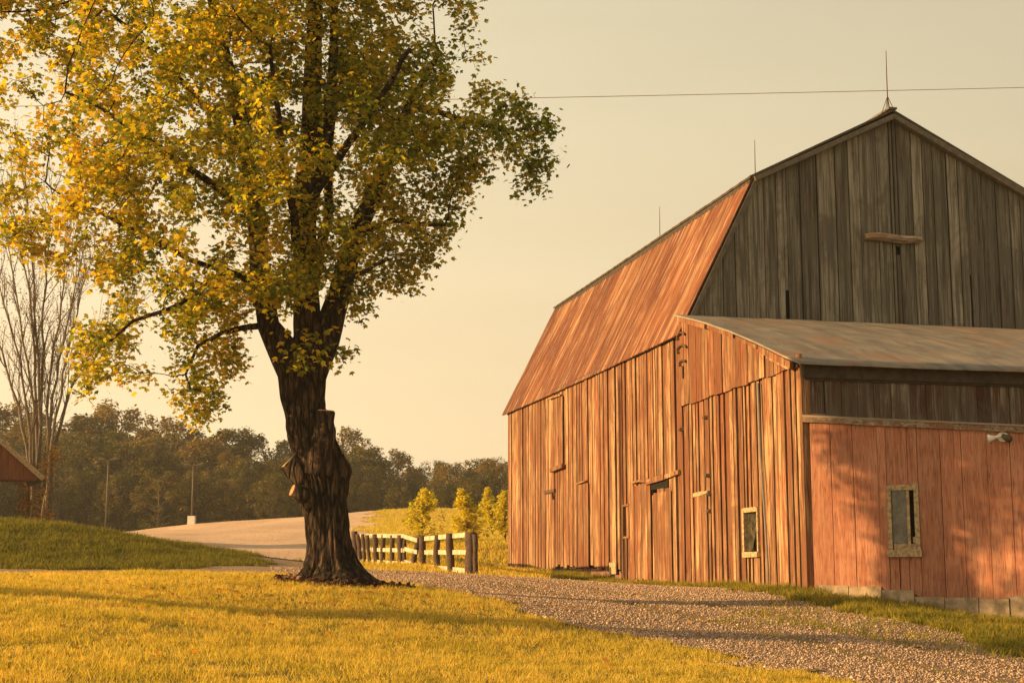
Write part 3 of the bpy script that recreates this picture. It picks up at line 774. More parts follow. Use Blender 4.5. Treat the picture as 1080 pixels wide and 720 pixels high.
# --- concrete blocks of the low wall's footing, each its own part
s = 0.08
for k, (w, top) in enumerate(BLOCKS):
    h = lground(s + w / 2)
    fbk = MB(); z1 = h + top
    fbk.hexa([PL(s, h - 0.5, -0.14), PL(s + w - 0.015, h - 0.5, -0.14), PL(s + w - 0.015, h - 0.5, 0.055 + 0.01 * (k % 3)), PL(s, h - 0.5, 0.055 + 0.01 * (k % 3)),
              PL(s, z1 + random.uniform(-.02, .02), -0.14), PL(s + w - 0.015, z1, -0.14), PL(s + w - 0.015, z1, 0.055 + 0.01 * (k % 3)), PL(s, z1 + random.uniform(-.02, .02), 0.055 + 0.01 * (k % 3))])
    fbk.build('foundation_block', MT['block'], barn)
    s += w

# --- windows: each a part with frame, sash, pane and sill as sub-parts
def window_low():
    w = MB(); t = 0.085; o0, o1 = -0.02, 0.075
    def bx(mb, s0, s1, z0, z1, a=o0, b=o1):
        mb.hexa([PL(s0, z0, a), PL(s1, z0, a), PL(s1, z0, b), PL(s0, z0, b), PL(s0, z1, a), PL(s1, z1, a), PL(s1, z1, b), PL(s0, z1, b)])
    bx(w, ws0, ws0 + t * .8, wz0 + 0.02, wz1); bx(w, ws1 - t, ws1, wz0 + 0.02, wz1 + 0.04); bx(w, ws0 + t * .8, ws1 - t, wz1 - t, wz1 + 0.01)
    fr = w.build('window', MT['frame'], barn)
    tag(fr, 'window with worn frame and half open pane in the red panel wall')
    sl_ = MB(); bx(sl_, ws0 - 0.03, ws1 + 0.02, wz0 - 0.10, wz0 + 0.03, o0, 0.11); sl_.build('sill', MT['frame'], fr)
    mid = ws0 + (ws1 - ws0) * 0.60
    sa = MB(); bx(sa, mid, mid + 0.05, wz0 + 0.13, wz1 - t, -0.03, 0.02); bx(sa, ws0 + t, ws1 - t, wz0 + 0.03, wz0 + 0.13, -0.03, 0.02)
    bx(sa, mid + 0.08, ws1 - t - 0.01, wz0 + 0.14, wz0 + 0.26, -0.06, -0.03); sa.build('sash', MT['frame'], fr)
    pn = MB(); bx(pn, ws0 + t * .8, mid, wz0 + 0.13, wz1 - t, -0.012, 0.0); pn.build('pane', MT['glass'], fr)
    dk = MB(); bx(dk, ws0, ws1, wz0, wz1, -0.42, -0.38); dk.build('opening_shade_sheet', MT['inside_shade'], fr)  # near-black sheet behind the window paints the dark room beyond
window_low()
def window_side():
    v0, v1, z0, z1 = win_v0, win_v1, win_z0, win_z1; t = 0.07
    w = MB(); w.box(-0.105, 0.03, v0 - t * 0.6, v0 + 0.012, z0 - t, z1 + t).box(-0.105, 0.03, v1 - 0.02, v1 + t, z0 - t, z1 + t).box(-0.11, 0.03, v0 + 0.012, v1 - 0.02, z1 - 0.01, z1 + t * 1.2)
    fr = w.build('window', MT['frame'], barn)
    tag(fr, 'small window with a broken triangular pane in the plank side wall')
    MB().box(-0.13, 0.03, v0 - 0.03, v1 + 0.04, z0 - t * 1.1, z0 + 0.03).build('sill', MT['frame'], fr)
    p = MB()                               # what is left of the pane: a triangle
    p.v = [(0.0, v1 - 0.02, z0 + 0.03), (0.0, v1 - 0.02, z1 - 0.01), (0.0, v0 + 0.05, z1 - 0.01), (0.0, v1 - 0.17, z0 + 0.03), (0.008, v1 - 0.02, z0 + 0.03), (0.008, v1 - 0.02, z1 - 0.01), (0.008, v0 + 0.05, z1 - 0.01), (0.008, v1 - 0.17, z0 + 0.03)]
    p.f = [(0, 1, 2, 3), (7, 6, 5, 4), (0, 4, 5, 1), (1, 5, 6, 2), (2, 6, 7, 3), (3, 7, 4, 0)]; p.r = [0.5] * 6
    p.build('pane', MT['glass'], fr)
    MB().box(0.45, 0.48, v0 - 0.5, v1 + 0.5, z0 - 0.5, z1 + 0.5).build('opening_shade_sheet', MT['inside_shade'], fr)  # near-black sheet set back from the pane, painted interior shade
window_side()
w = MB(); t = 0.05
w.box(-0.10, 0.03, slot_v0 - t, slot_v0, slot_z0 - t, slot_z1 + t).box(-0.07, 0.03, slot_v1, slot_v1 + t, slot_z0 - t, slot_z1 + t).box(-0.07, 0.03, slot_v0, slot_v1, slot_z1, slot_z1 + t).box(-0.08, 0.03, slot_v0, slot_v1, slot_z0 - t, slot_z0)
sf = w.build('window', MT['side'], barn); tag(sf, 'narrow slot opening in the middle of the plank side wall')
MB().box(-0.012, 0.0, slot_v0, slot_v1 - 0.09, slot_z0, slot_z1).build('shutter', MT['side'], sf)

# --- doors and hatches of the side wall
def side_box(mb, pxa, pxb, out0=0.05, out1=0.08):
    va, za = on_side(*pxa); vb, zb = on_side(*pxb)
    mb.box(-out1, -out0, min(va, vb), max(va, vb), min(za, zb), max(za, zb))
def side_bar(mb, pxa, pxb, w, h, out=0.07):
    va, za = on_side(*pxa); vb, zb = on_side(*pxb); mb.bar((-out, va, za), (-out, vb, zb), w, h, (1, 0, 0))
def door(px0, px1, top, label=None, n=4):
    v1, zt = on_side(px0, top); v0, _ = on_side(px1, top)
    mb = MB(); boards(mb, lambda v, z, o: (-0.085 - o, v, z), v0, v1, lambda v: zt, lambda v: gside(v) + 0.12, (0.2, 0.3), 0.012, 0.022, (), 0.02, 0.004)
    d = mb.build('door', MT['side'], barn)
    return d
d1_ = door(671, 690, 513); d2_ = door(693.5, 712, 520)
d3_ = door(738, 750, 521)
# broken header over the double door
hd = MB()
pts = [(672, 509), (680, 507), (688, 507.5), (696, 505)]
for a_, b_ in zip(pts[:-1], pts[1:]): side_bar(hd, a_, b_, 0.05, 0.10, 0.12)
side_bar(hd, (687, 508.5), (706, 503), 0.13, 0.05, 0.14); side_bar(hd, (703, 504), (721, 497.5), 0.10, 0.05, 0.11)
hd.build('door_header', MT['side'], barn)
hh = MB(); va, za = on_side(690, 514); vb_, _ = on_side(708, 510)
hh.box(-0.082, -0.03, vb_, va, za - 0.06, za + 0.17); hh.build('header_shade_block', MT['inside_shade'], barn)  # near-black block standing in for the dark hole under the header
mb = MB()
side_bar(mb, (736, 522), (747, 519.5), 0.09, 0.05, 0.09); side_bar(mb, (744, 520.5), (752, 518.5), 0.06, 0.05, 0.11); mb.build('latch_board', MT['frame'], d3_)
for (x, y) in ((749, 440.5), (751, 501.5), (753, 521), (753, 539), (723, 453)):
    v_, z_ = on_side(x, y); MB().tube([(-0.04, v_, z_), (-0.13, v_ + 0.02, z_ + 0.01), (-0.15, v_ + 0.06, z_ + 0.015)], [0.05, 0.045, 0.03], 7).build('hinge_pin', MT['iron'], barn)
# small loft door at the far end: strap outline and latches
mb = MB(); boards(mb, lambda v, z, o: (-0.083 - o, v, z), on_side(597, 450)[0], on_side(584.5, 450)[0], lambda v: on_side(590, 420)[1], lambda v: on_side(590, 493)[1], (0.2, 0.3), 0.014, 0.022, (), 0.0, 0.004)
ld = mb.build('loft_door', MT['side'], barn)
mb = MB(); side_bar(mb, (583, 420.5), (596, 416.5), 0.05, 0.07, 0.13); mb.build('batten', MT['side'], ld); mb = MB(); side_bar(mb, (586, 496), (599, 491), 0.12, 0.09, 0.15); mb.build('batten', MT['side'], ld)
mb = MB(); side_bar(mb, (577, 519), (588, 517), 0.10, 0.05, 0.09); side_bar(mb, (586, 519), (587, 526), 0.05, 0.12, 0.08); mb.build('latch', MT['iron'], barn)
mb = MB(); boards(mb, lambda v, z, o: (-0.085 - o, v, z), on_side(624, 520)[0], on_side(614.5, 520)[0], lambda v: on_side(619, 510)[1], lambda v: gside(v) + 0.3, (0.2, 0.3), 0.014, 0.022); hd2 = mb.build('hatch', MT['side'], barn)
mb = MB(); side_bar(mb, (613.5, 510), (623, 507), 0.04, 0.08, 0.13); mb.build('batten', MT['side'], hd2)
mb = MB(); side_box(mb, (647, 593), (654, 605), 0.085, 0.12); mb.build('patch_board', MT['frame'], barn)
# cable conduit
a_ = [on_side(x, y) for x, y in ((805, 404), (806.5, 440), (808, 480), (811, 520), (814, 565), (816, 600), (816, 622))]
MB().tube([(-0.12, v_, z_) for v_, z_ in a_], 0.022, 6).build('conduit', MT['conduit'], barn)
# old curled iron straps hung under the roof corner
hk = MB()
for (cx_, cy_, r_) in ((725, 356, 5.0), (726, 370, 6.0), (726.5, 384, 4.0)):
    pts = []
    for k in range(9):
        a = -0.5 + k / 8 * 3.0; v_, z_ = on_side(cx_ - r_ * math.cos(a) * 0.9, cy_ - r_ * math.sin(a)); pts.append((-0.15, v_, z_))
    hk.tube(pts, 0.028, 6)
v_, z_ = on_side(726, 386); v2, z2 = on_side(726, 399); hk.tube([(-0.14, v_, z_), (-0.14, v2, z2)], 0.022, 6)
hk.build('iron_strap', MT['iron'], barn)
# floodlight
fs = on_low(1056, 461)
fl = MB(); P0 = Vector(PL(fs[0], fs[1], 0.03)); P1 = Vector(PL(fs[0], fs[1] + 0.02, 0.13)); P2 = Vector(PL(fs[0] - 0.12, fs[1] - 0.02, 0.20)); P3 = Vector(PL(fs[0] - 0.24, fs[1] - 0.04, 0.22))
fl.tube([P0, P0 + (P1 - P0) * 0.25], [0.10, 0.09], 12); fl.tube([P0, P1], 0.03, 8); fl.tube([P1, P2], 0.028, 8)
flo = fl.build('floodlight', MT['white'], barn)
MB().tube([P2, P2 + (P3 - P2) * 0.45, P2 + (P3 - P2) * 0.8, P3], [0.035, 0.05, 0.075, 0.07], 12).build('bulb', MT['white'], flo, True)
P4 = Vector(PL(fs[0] + 0.06, fs[1] - 0.02, 0.16)); P5 = Vector(PL(fs[0] + 0.12, fs[1] - 0.06, 0.24))
MB().tube([P1, P4, P5], [0.035, 0.055, 0.07], 12).build('bulb', MT['pole'], flo, True)
# lightning rods along the ridge
for v_, h in ((0.05, 1.60), (8.5, 1.75), (17.35, 1.82)):
    z0 = HR + 0.08; lr_ = MB()
    lr_.tube([(WID / 2, v_, z0), (WID / 2, v_, z0 + h * 0.6), (WID / 2 + 0.01, v_, z0 + h)], [0.016, 0.013, 0.008], 6)
    for dx in (-0.14, 0.14):
        for dy in (-0.12, 0.12): lr_.tube([(WID / 2 + dx, v_ + dy, z0 - 0.06), (WID / 2, v_, z0 + 0.42)], 0.009, 4)
    lr_.build('lightning_rod', MT['iron'], barn)
MB().bar((WID / 2, -OV - 0.03, HR + 0.115), (WID / 2, LEN + 0.33, HR + 0.115), 0.22, 0.05).build('ridge_cap', MT['fascia'], barn)

# ------------------------------------------------------------------ leaves
LEAF8 = np.array([(0, 0, 0), (.34, .18, .03), (.52, .62, -.02), (.20, .58, .02), (0, 1.0, -.06), (-.20, .58, .02), (-.52, .62, -.02), (-.34, .18, .03)])
LEAF4 = np.array([(0, 0, 0), (.36, .45, .04), (0, 1.0, -.05), (-.36, .45, .04)])
def leaf_mesh(name, pos, size, shape=LEAF8, droop=0.55, rnd=None, seed=1, along=None):
    """many separate leaf blades: pos (N,3), size (N,)"""
    g = np.random.default_rng(seed); N = len(pos)
    yaw = g.uniform(0, 2 * np.pi, N)
    ax = np.c_[np.cos(yaw), np.sin(yaw), -droop + g.normal(0, 0.45, N)]
    if along is not None: ax = ax * 0.7 + along
    ax /= np.linalg.norm(ax, axis=1)[:, None]
    up = np.c_[g.normal(0, 0.45, (N, 2)), np.ones(N)]
    s = np.cross(ax, up); s /= np.linalg.norm(s, axis=1)[:, None] + 1e-9
    n_ = np.cross(s, ax)
    k = len(shape)
    V = pos[:, None, :] + size[:, None, None] * (shape[None, :, 0:1] * s[:, None, :] + shape[None, :, 1:2] * ax[:, None, :] + shape[None, :, 2:3] * n_[:, None, :])
    return np_mesh(name, V.reshape(-1, 3), k, g.random(N) if rnd is None else rnd)

# ------------------------------------------------------------------ the maple
TY = 24.5
def tp(px, py, dy=0.0): return at(px, py, TY + dy)
troot = tp(345, 613); troot.z = gz(troot.x, troot.y)
maple = empty('maple_tree', troot)
tag(maple, 'large old maple with lopped trunk and golden green leaves beside the gravel drive', 'tree')
loc0 = np.array(troot)
limbs = [  # (px, py, depth offset, radius m)
    [(320, 400, 0, .38), (302, 376, -.05, .285), (283, 342, -.15, .19), (275, 290, -.35, .155), (270, 230, -.5, .165), (262, 165, -.6, .15), (248, 100, -.7, .12), (232, 40, -.8, .10), (216, -40, -.9, .07), (205, -120, -1, .04)],
    [(322, 392, 0, .36), (324, 355, .05, .25), (322, 290, .05, .205), (320, 220, 0, .22), (327, 150, -.1, .19), (331, 80, -.2, .16), (333, 10, -.2, .13), (330, -80, -.3, .09), (328, -170, -.3, .04)],
    [(326, 392, .0, .34), (343, 360, .1, .25), (358, 310, .1, .20), (376, 250, .15, .17), (396, 200, .2, .15), (414, 160, .25, .125), (432, 112, .3, .10), (450, 82, .3, .06), (470, 45, .35, .03)],
    [(430, 116, .3, .07), (462, 118, .4, .055), (500, 132, .5, .045), (536, 142, .5, .03), (560, 130, .5, .015)],
    [(320, 250, 0, .12), (340, 170, -.7, .10), (350, 90, -1.2, .085), (354, 10, -1.5, .06), (360, -90, -1.6, .03)],
    [(274, 300, -.3, .07), (240, 285, -.6, .05), (200, 273, -.8, .045), (140, 243, -1.0, .035), (82, 214, -1.1, .025), (40, 190, -1.2, .012)],
    [(262, 165, -.6, .08), (215, 110, -.9, .06), (165, 60, -1.2, .045), (110, 10, -1.4, .03), (60, -50, -1.5, .015)],
    [(280, 345, -.2, .07), (255, 345, -.4, .05), (235, 350, -.5, .04), (210, 365, -.6, .03), (195, 395, -.7, .02), (205, 425, -.75, .01)],
    [(246, 285, -.6, .05), (190, 320, -1.2, .04), (140, 340, -1.5, .03), (105, 370, -1.6, .02), (98, 395, -1.6, .012)],
    [(376, 250, .15, .06), (410, 232, -.2, .045), (450, 235, -.4, .035), (490, 236, -.5, .02)],
    [(358, 310, .1, .06), (372, 290, -.9, .045), (395, 280, -1.6, .035), (425, 270, -2.0, .02)],
    [(320, 290, 0, .10), (310, 240, -1.0, .08), (300, 170, -2.0, .06), (290, 100, -2.8, .045), (285, 30, -3.2, .03)],
    [(322, 220, 0, .09), (370, 150, -1.2, .07), (410, 90, -2.0, .05), (440, 40, -2.5, .03)],
    [(270, 230, -.5, .08), (220, 190, -1.6, .06), (160, 150, -2.4, .045), (100, 110, -2.9, .03), (50, 90, -3.1, .015)],
    [(320, 355, 0.05, .14), (330, 300, .5, .11), (345, 230, .85, .09), (350, 150, 1.0, .07), (352, 60, 1.1, .04)],
]
nodes = []; parent = []; fixed = []
def nearest(p):
    d = [(Vector(q) - p).length for q in nodes]; return int(np.argmin(d)) if d else -1
for li, L in enumerate(limbs):
    pts = [(tp(a, b, c), r) for a, b, c, r in L]
    prev = -1 if li == 0 else nearest(pts[0][0])
    for (p0, r0), (p1, r1) in zip(pts[:-1], pts[1:]):
        m = max(1, int((p1 - p0).length / 0.22))
        for k in range(m):
            t = k / m
            if prev >= 0 and k == 0 and li > 0 and (p0 - pts[0][0]).length < 1e-6: continue
            q = p0.lerp(p1, t); q += Vector((noise.noise(q * 1.7), noise.noise(q * 1.7 + Vector((9, 0, 0))), noise.noise(q * 1.7 + Vector((0, 9, 0))))) * 0.05
            nodes.append(tuple(q)); parent.append(prev); fixed.append(r0 + (r1 - r0) * t); prev = len(nodes) - 1
OUT = [(588, 118), (584, 152), (572, 190), (548, 205), (520, 240), (500, 252), (470, 262), (445, 300), (430, 308), (412, 290), (398, 330), (380, 378), (358, 384), (330, 372), (300, 392), (262, 385), (240, 396), (222, 440), (190, 440),
       (182, 402), (176, 362), (150, 350), (140, 392), (110, 420), (78, 412), (66, 372), (92, 320), (104, 285), (60, 290), (30, 262), (4, 246), (-10, 200), (0, 168), (-20, 130), (-10, 60), (-60, 0), (-90, -120), (20, -300), (180, -420), (330, -440), (450, -300),
       (505, -120), (508, 14), (485, 12), (462, -10), (440, 12), (440, 30), (470, 42), (500, 36), (538, 58), (518, 82), (560, 110)]
OUTa = np.array(OUT, float)
def edge_dist(p):
    a = OUTa; b = np.roll(OUTa, -1, 0); ab = b - a
    t = np.clip(((p[:, None] - a) * ab).sum(-1) / (ab * ab).sum(-1), 0, 1)
    return np.linalg.norm(p[:, None] - (a + t[..., None] * ab), axis=-1).min(1)
att = []
cand = np.c_[rng.uniform(-95, 592, 26000), rng.uniform(-440, 442, 26000)]
cand = cand[inside(OUT, cand[:, 0], cand[:, 1])]
ed = edge_dist(cand) / 64.0
for (px, py), d in zip(cand, ed):
    near = min(3.6, 1.2 * d + 0.5); far = min(1.25, 0.6 * d + 0.25)
    dy = random.uniform(-near, far)
    X = (px - 540) / FPX * TY
    p = at(px, py, TY + dy + 0.22 * (X + 3.0))
    if noise.noise(p * 0.75) < 0.0 and noise.noise(p * 1.9 + Vector((4, 4, 4))) < 0.30: continue
    if noise.noise(p * 1.3 + Vector((2, 8, 1))) < -0.15: continue
    if 258 < px < 372 and py > 325: continue
    att.append(tuple(p))
att = np.array(att)[:7500]
nodes = [np.array(p) for p in nodes]
P = np.array(nodes); par = list(parent)
nd = np.full(len(att), 1e9); ni = np.zeros(len(att), int)
def upd(start):
    for i in range(start, len(P), 400):
        blk = P[i:i + 400]
        D = np.linalg.norm(att[:, None] - blk[None], axis=-1); j = D.argmin(1); d = D[np.arange(len(att)), j]
        m = d < nd; nd[m] = d[m]; ni[m] = j[m] + i
upd(0)
alive = np.ones(len(att), bool); kids = {}
STEP, KILL, INFL = 0.20, 0.26, 3.0
for it in range(70):
    sel = alive & (nd < INFL)
    if not sel.any(): break
    dirs = np.zeros((len(P), 3)); v_ = att[sel] - P[ni[sel]]; v_ /= np.linalg.norm(v_, axis=1)[:, None] + 1e-9
    np.add.at(dirs, ni[sel], v_)
    act = np.unique(ni[sel]); new = []; npar = []
    for a in act:
        d = dirs[a]; L_ = np.linalg.norm(d)
        if L_ < 1e-6: continue
        q = P[a] + STEP * (d / L_ + rng.normal(0, 0.14, 3))
        ks = kids.setdefault(a, [])
        if any(np.linalg.norm(q - k) < 0.09 for k in ks) or len(ks) > 3: continue
        ks.append(q); new.append(q); npar.append(a)
    if not new: break
    s0 = len(P); P = np.vstack([P, new]); par += npar
    upd(s0); alive &= nd > KILL
par = np.array(par); NN = len(P)
children = [[] for _ in range(NN)]
for i, p in enumerate(par):
    if p >= 0: children[p].append(i)
rad = np.zeros(NN); tip = np.zeros(NN, int)
for i in range(NN - 1, -1, -1):
    rad[i] = max(0.006, sum(rad[c] ** 2.5 for c in children[i]) ** (1 / 2.5)) if children[i] else 0.006
    tip[i] = 0 if not children[i] else 1 + max(tip[c] for c in children[i])
rad = np.minimum(rad, 0.13)
for i, r in enumerate(fixed): rad[i] = max(r * 0.97, 0.012)
tm = MB()
def trace(start):
    """tube from the parent of start to a tip, following the thickest child"""
    chain = [start]
    while children[chain[-1]]:
        cs = children[chain[-1]]; m = max(cs, key=lambda c: (rad[c], tip[c])); chain.append(m)
        for c in cs:
            if c != m: stack.append(c)
    pts = [P[i] - loc0 for i in chain]; rr = [rad[i] for i in chain]
    if par[start] >= 0: pts.insert(0, P[par[start]] - loc0); rr.insert(0, min(rad[par[start]], rr[0] * 1.25))
    if len(pts) > 1:
        n_ = 10 if rr[0] > 0.12 else 6 if rr[0] > 0.04 else 4 if rr[0] > 0.012 else 3
        tm.tube(pts, rr, n_, n_ > 4)
stack = [i for i in range(NN) if par[i] < 0]
while stack: trace(stack.pop())
# the bole: rings with bark ridges, bulges and a root flare
prof = [(613, 347, 44, .04), (606, 349, 35.5, .0), (598, 349, 30.5, 0), (588, 348, 27.5, 0), (575, 347, 25.5, 0), (560, 346, 24.5, 0), (545, 344, 24, 0), (530, 342, 25, 0), (515, 340, 26.5, 0), (500, 338, 28, 0), (487, 336.5, 28.5, 0), (474, 333, 27.5, 0), (460, 328, 26, 0), (447, 325, 24.5, 0), (435, 322, 23.5, 0), (420, 319, 24, 0), (405, 318.5, 25.5, 0), (392, 319, 27.5, 0), (380, 320, 27.5, 0), (368, 322, 25, 0), (358, 323, 17, 0)]
RN = 150; V = []; F = []; ring = []
fine = []
for (a, b) in zip(prof[:-1], prof[1:]):
    for k in range(5):
        t = k / 5; fine.append([x + (y - x) * t for x, y in zip(a, b)])
fine.append(list(prof[-1]))
for j, (py, px, hw, _) in enumerate(fine):
    c = tp(px, py); r0 = hw / FPX * TY
    hgt = c.z - troot.z
    for i in range(RN):
        a = 2 * math.pi * i / RN; dx, dy = math.cos(a), math.sin(a)
        q = Vector((dx * 2.2, dy * 2.2, hgt * 0.55))
        ridge = abs(noise.noise(Vector((a * 8.5 + 0.9 * noise.noise(Vector((dx * 2, dy * 2, hgt * 1.3))), hgt * 1.1, 3.0)))) * 0.11 + 0.03 * noise.noise(Vector((dx * 9, dy * 9, hgt * 3)))
        flare = max(0, 1 - hgt / 0.75) ** 2 * 0.22 * max(0, math.sin(a * 5 + 0.8)) 
        bulge = 0.10 * noise.noise(q + Vector((3, 1, 0)))
        r = r0 * (1 + bulge * 0.6) + ridge * 0.8 - 0.055 + flare
        V.append((c.x + dx * r - troot.x, c.y + dy * r - troot.y, c.z - troot.z - (0.25 if j == 0 else 0)))
for j in range(len(fine) - 1):
    for i in range(RN):
        a = j * RN + i; b = j * RN + (i + 1) % RN; F.append((a, b, b + RN, a + RN))
F.append(tuple((len(fine) - 1) * RN + i for i in range(RN)))
off = len(tm.v); tm.v += V; tm.f += [tuple(off + k for k in f_) for f_ in F]; tm.r += [0.5] * len(F)
tm.build('trunk', MT['bark'], maple, True)
# sawn branch stubs: bark sleeve with a cut face of its own
def stub(pts, rads, cutmat):
    pts = [tp(*p) - troot for p in pts]
    mb = MB(); n_ = 16; m_ = len(pts)
    fine_p = [];fine_r = []
    for k in range(m_ - 1):
        for t in (0, .25, .5, .75): fine_p.append(pts[k].lerp(pts[k + 1], t)); fine_r.append(rads[k] + (rads[k + 1] - rads[k]) * t)
    fine_p.append(pts[-1]); fine_r.append(rads[-1])
    mb.tube(fine_p, fine_r, n_, True)
    mb.v = [tuple(Vector(v) + Vector((noise.noise(Vector(v) * 6), noise.noise(Vector(v) * 6 + Vector((5, 0, 0))), 0)) * 0.035) for v in mb.v]
    st = mb.build('branch_stub', MT['bark'], maple, True)
    d = (pts[-1] - pts[-2]).normalized()
    MB().tube([pts[-1] - d * 0.01, pts[-1] + d * 0.018], [rads[-1] * 0.93, rads[-1] * 0.9], 16).build('cut_face', cutmat, st)
stub([(336, 500, -.30), (341, 470, -.36), (343, 448, -.38), (344, 434, -.38)], [.24, .19, .165, .15], MT['cutwood'])
stub([(329, 514, -.12), (316, 499, -.22), (304, 487, -.26)], [.27, .20, .155], MT['cutwood_pale'])
stub([(330, 528, -.2), (318, 521, -.34), (309, 517, -.40)], [.20, .14, .105], MT['cutwood'])
stub([(350, 520, .05), (358, 495, .0), (357, 480, -.05)], [.26, .20, .10], MT['bark'])
# crown
idx = np.where(tip <= 4)[0]; idx = idx[idx >= len(fixed)]
reps = rng.poisson(np.where(tip[idx] <= 1, 50, 24))
src = np.repeat(idx, reps)
pos = P[src] + rng.normal(0, 0.12, (len(src), 3)) - np.array([0, 0, 0.05])
LN = len(pos)
size = rng.uniform(0.048, 0.122, LN)
# a few epicormic leaves on the bole
bole = np.array([tp(random.gauss(322, 16), random.uniform(345, 392), -0.5 - random.random() * 0.2) for _ in range(110)])
pos = np.vstack([pos, bole]); size = np.r_[size, rng.uniform(0.08, 0.14, len(bole))]
link('crown', leaf_mesh('crown', pos - loc0, size, LEAF8, 0.6, None, 5), MT['leaf'], maple)
print('maple nodes', NN, 'leaves', len(pos))

# mulch ring at the foot
N = 3400
a = rng.uniform(0, 2 * np.pi, N); r = np.sqrt(rng.uniform(0.0, 1, N)) * (0.98 + 0.2 * np.sin(a * 3 + 1) + 0.12 * np.sin(a * 7))
mx, my = troot.x + 0.15 + r * np.cos(a), troot.y - 0.1 + r * np.sin(a)
mz = height(mx, my) + 0.015 + 0.10 * np.clip(1.1 - r / 1.5, 0, 1) * rng.random(N)
tag(link('bark_mulch', leaf_mesh('bark_mulch', np.c_[mx, my, mz], rng.uniform(0.05, 0.13, N), LEAF4, 0.0, None, 8), MT['mulch']), 'reddish brown bark mulch spread around the foot of the old maple', 'mulch', None, 'stuff')

# ------------------------------------------------------------------ overhead wire and the pole that carries it
poleb = Vector((-21.5, 33.0, 0)); poleb.z = gz(poleb.x, poleb.y)
wa, wb = at(0, 109, 33), at(1080, 88, 33)
d_ = (wb - wa); ends = [wa + d_ * ((poleb.x - wa.x) / d_.x), wb + d_ * 0.6]
L_ = (ends[1] - ends[0])
uw = MB(); uw.tube([ends[0] + L_ * t - Vector((0, 0, 0.12 * 4 * t * (1 - t))) for t in np.linspace(0, 1, 40)], 0.008, 5)
tag(uw.build('overhead_wire', MT['wire']), 'thin dark wire strung across the sky from the maple past the barn ridge', 'wire')
up_ = empty('utility_pole', poleb); ph = ends[0].z - poleb.z + 0.35
MB().tube([(0, 0, -0.5), (0, 0, ph * 0.5), (0, 0, ph)], [0.15, 0.135, 0.11], 12).build('pole', MT['bark_far'], up_, True)
MB().tube([(0, 0, ph - 0.35), (0.06, 0, ph - 0.35), (0.14, 0.02, ph - 0.35)], [0.05, 0.06, 0.04], 8).build('insulator', MT['white'], up_)
tag(up_, 'wooden utility pole carrying the overhead wire left of the red house', 'utility pole')

# ------------------------------------------------------------------ fence
fence = empty('fence', (at(497, 611, 39).x, 39, at(497, 611, 39).z))
tag(fence, 'low fence with white rails and dark crooked posts between drive and field', 'fence')
f0 = Vector(fence.location)
FA, FB = at(372, 593, 57), at(497, 611, 39)
def fence_pt(px):                         # where a sight line crosses the fence's line on plan
    a, _ = ray(px, 600); d = FB - FA
    t = (FA.x - a * FA.y) / (a * d.y - d.x); return FA + d * t
for (xt, yt, xb, yb, r, dv) in [(373.5, 560, 376, 594, .10, 0), (377.5, 563, 381, 595, .07, 0), (382.5, 563, 385.5, 597, .06, 0), (387, 564, 391.5, 598, .055, 0), (396, 563, 397, 598, .085, 0), (404, 563.5, 403, 599, .07, 0), (414, 564, 413, 600, .065, 0), (422.5, 564, 422, 601, .085, 0),
                            (427, 569, 426.5, 592, .05, .25), (441.5, 567, 434.5, 601, .075, -.1), (445, 565, 446.5, 602, .08, 0), (461, 564, 461, 605, .075, 0), (474, 562, 476, 609, .085, 0), (496.5, 561, 496, 611, .125, 0), (501.5, 563, 501, 598, .055, .3)]:
    pb_ = fence_pt(xb); Yp = pb_.y + dv
    b_ = at(xb, yb, Yp); t_ = at(xt, yt, Yp); b_.z = gz(b_.x, b_.y) - 0.15
    r *= 1.15; pts = [b_.lerp(t_, k / 6) - f0 for k in range(7)]
    pts = [p + Vector((noise.noise(p * 2.1 + Vector((xb, 0, 0))), noise.noise(p * 2.1 + Vector((0, xb, 0))), 0)) * 0.035 for p in pts]
    MB().tube(pts, [r * (1.05 + 0.18 * noise.noise(Vector((xb, k * 0.9, 0)))) for k in range(7)], 8).build('post', MT['post'], fence, True)
for seg in ([((379, 564.5), (427, 564.8)), ((381, 579), (427, 580)), ((382, 591), (427, 594))], [((427, 565.5), (440, 569.5)), ((427, 578.5), (440, 582)), ((427, 592), (440, 596.5))], [((445, 568), (496, 563.2)), ((445, 582), (496, 582)), ((440, 596), (496, 602))]):
    for (a0, b0), (a1, b1) in seg:
        p0, p1 = fence_pt(a0), fence_pt(a1); q0, q1 = at(a0, b0, p0.y + 0.12) - f0, at(a1, b1, p1.y + 0.12) - f0
        MB().bar(q0, q1, 0.035, 0.125).build('rail', MT['rail'], fence)

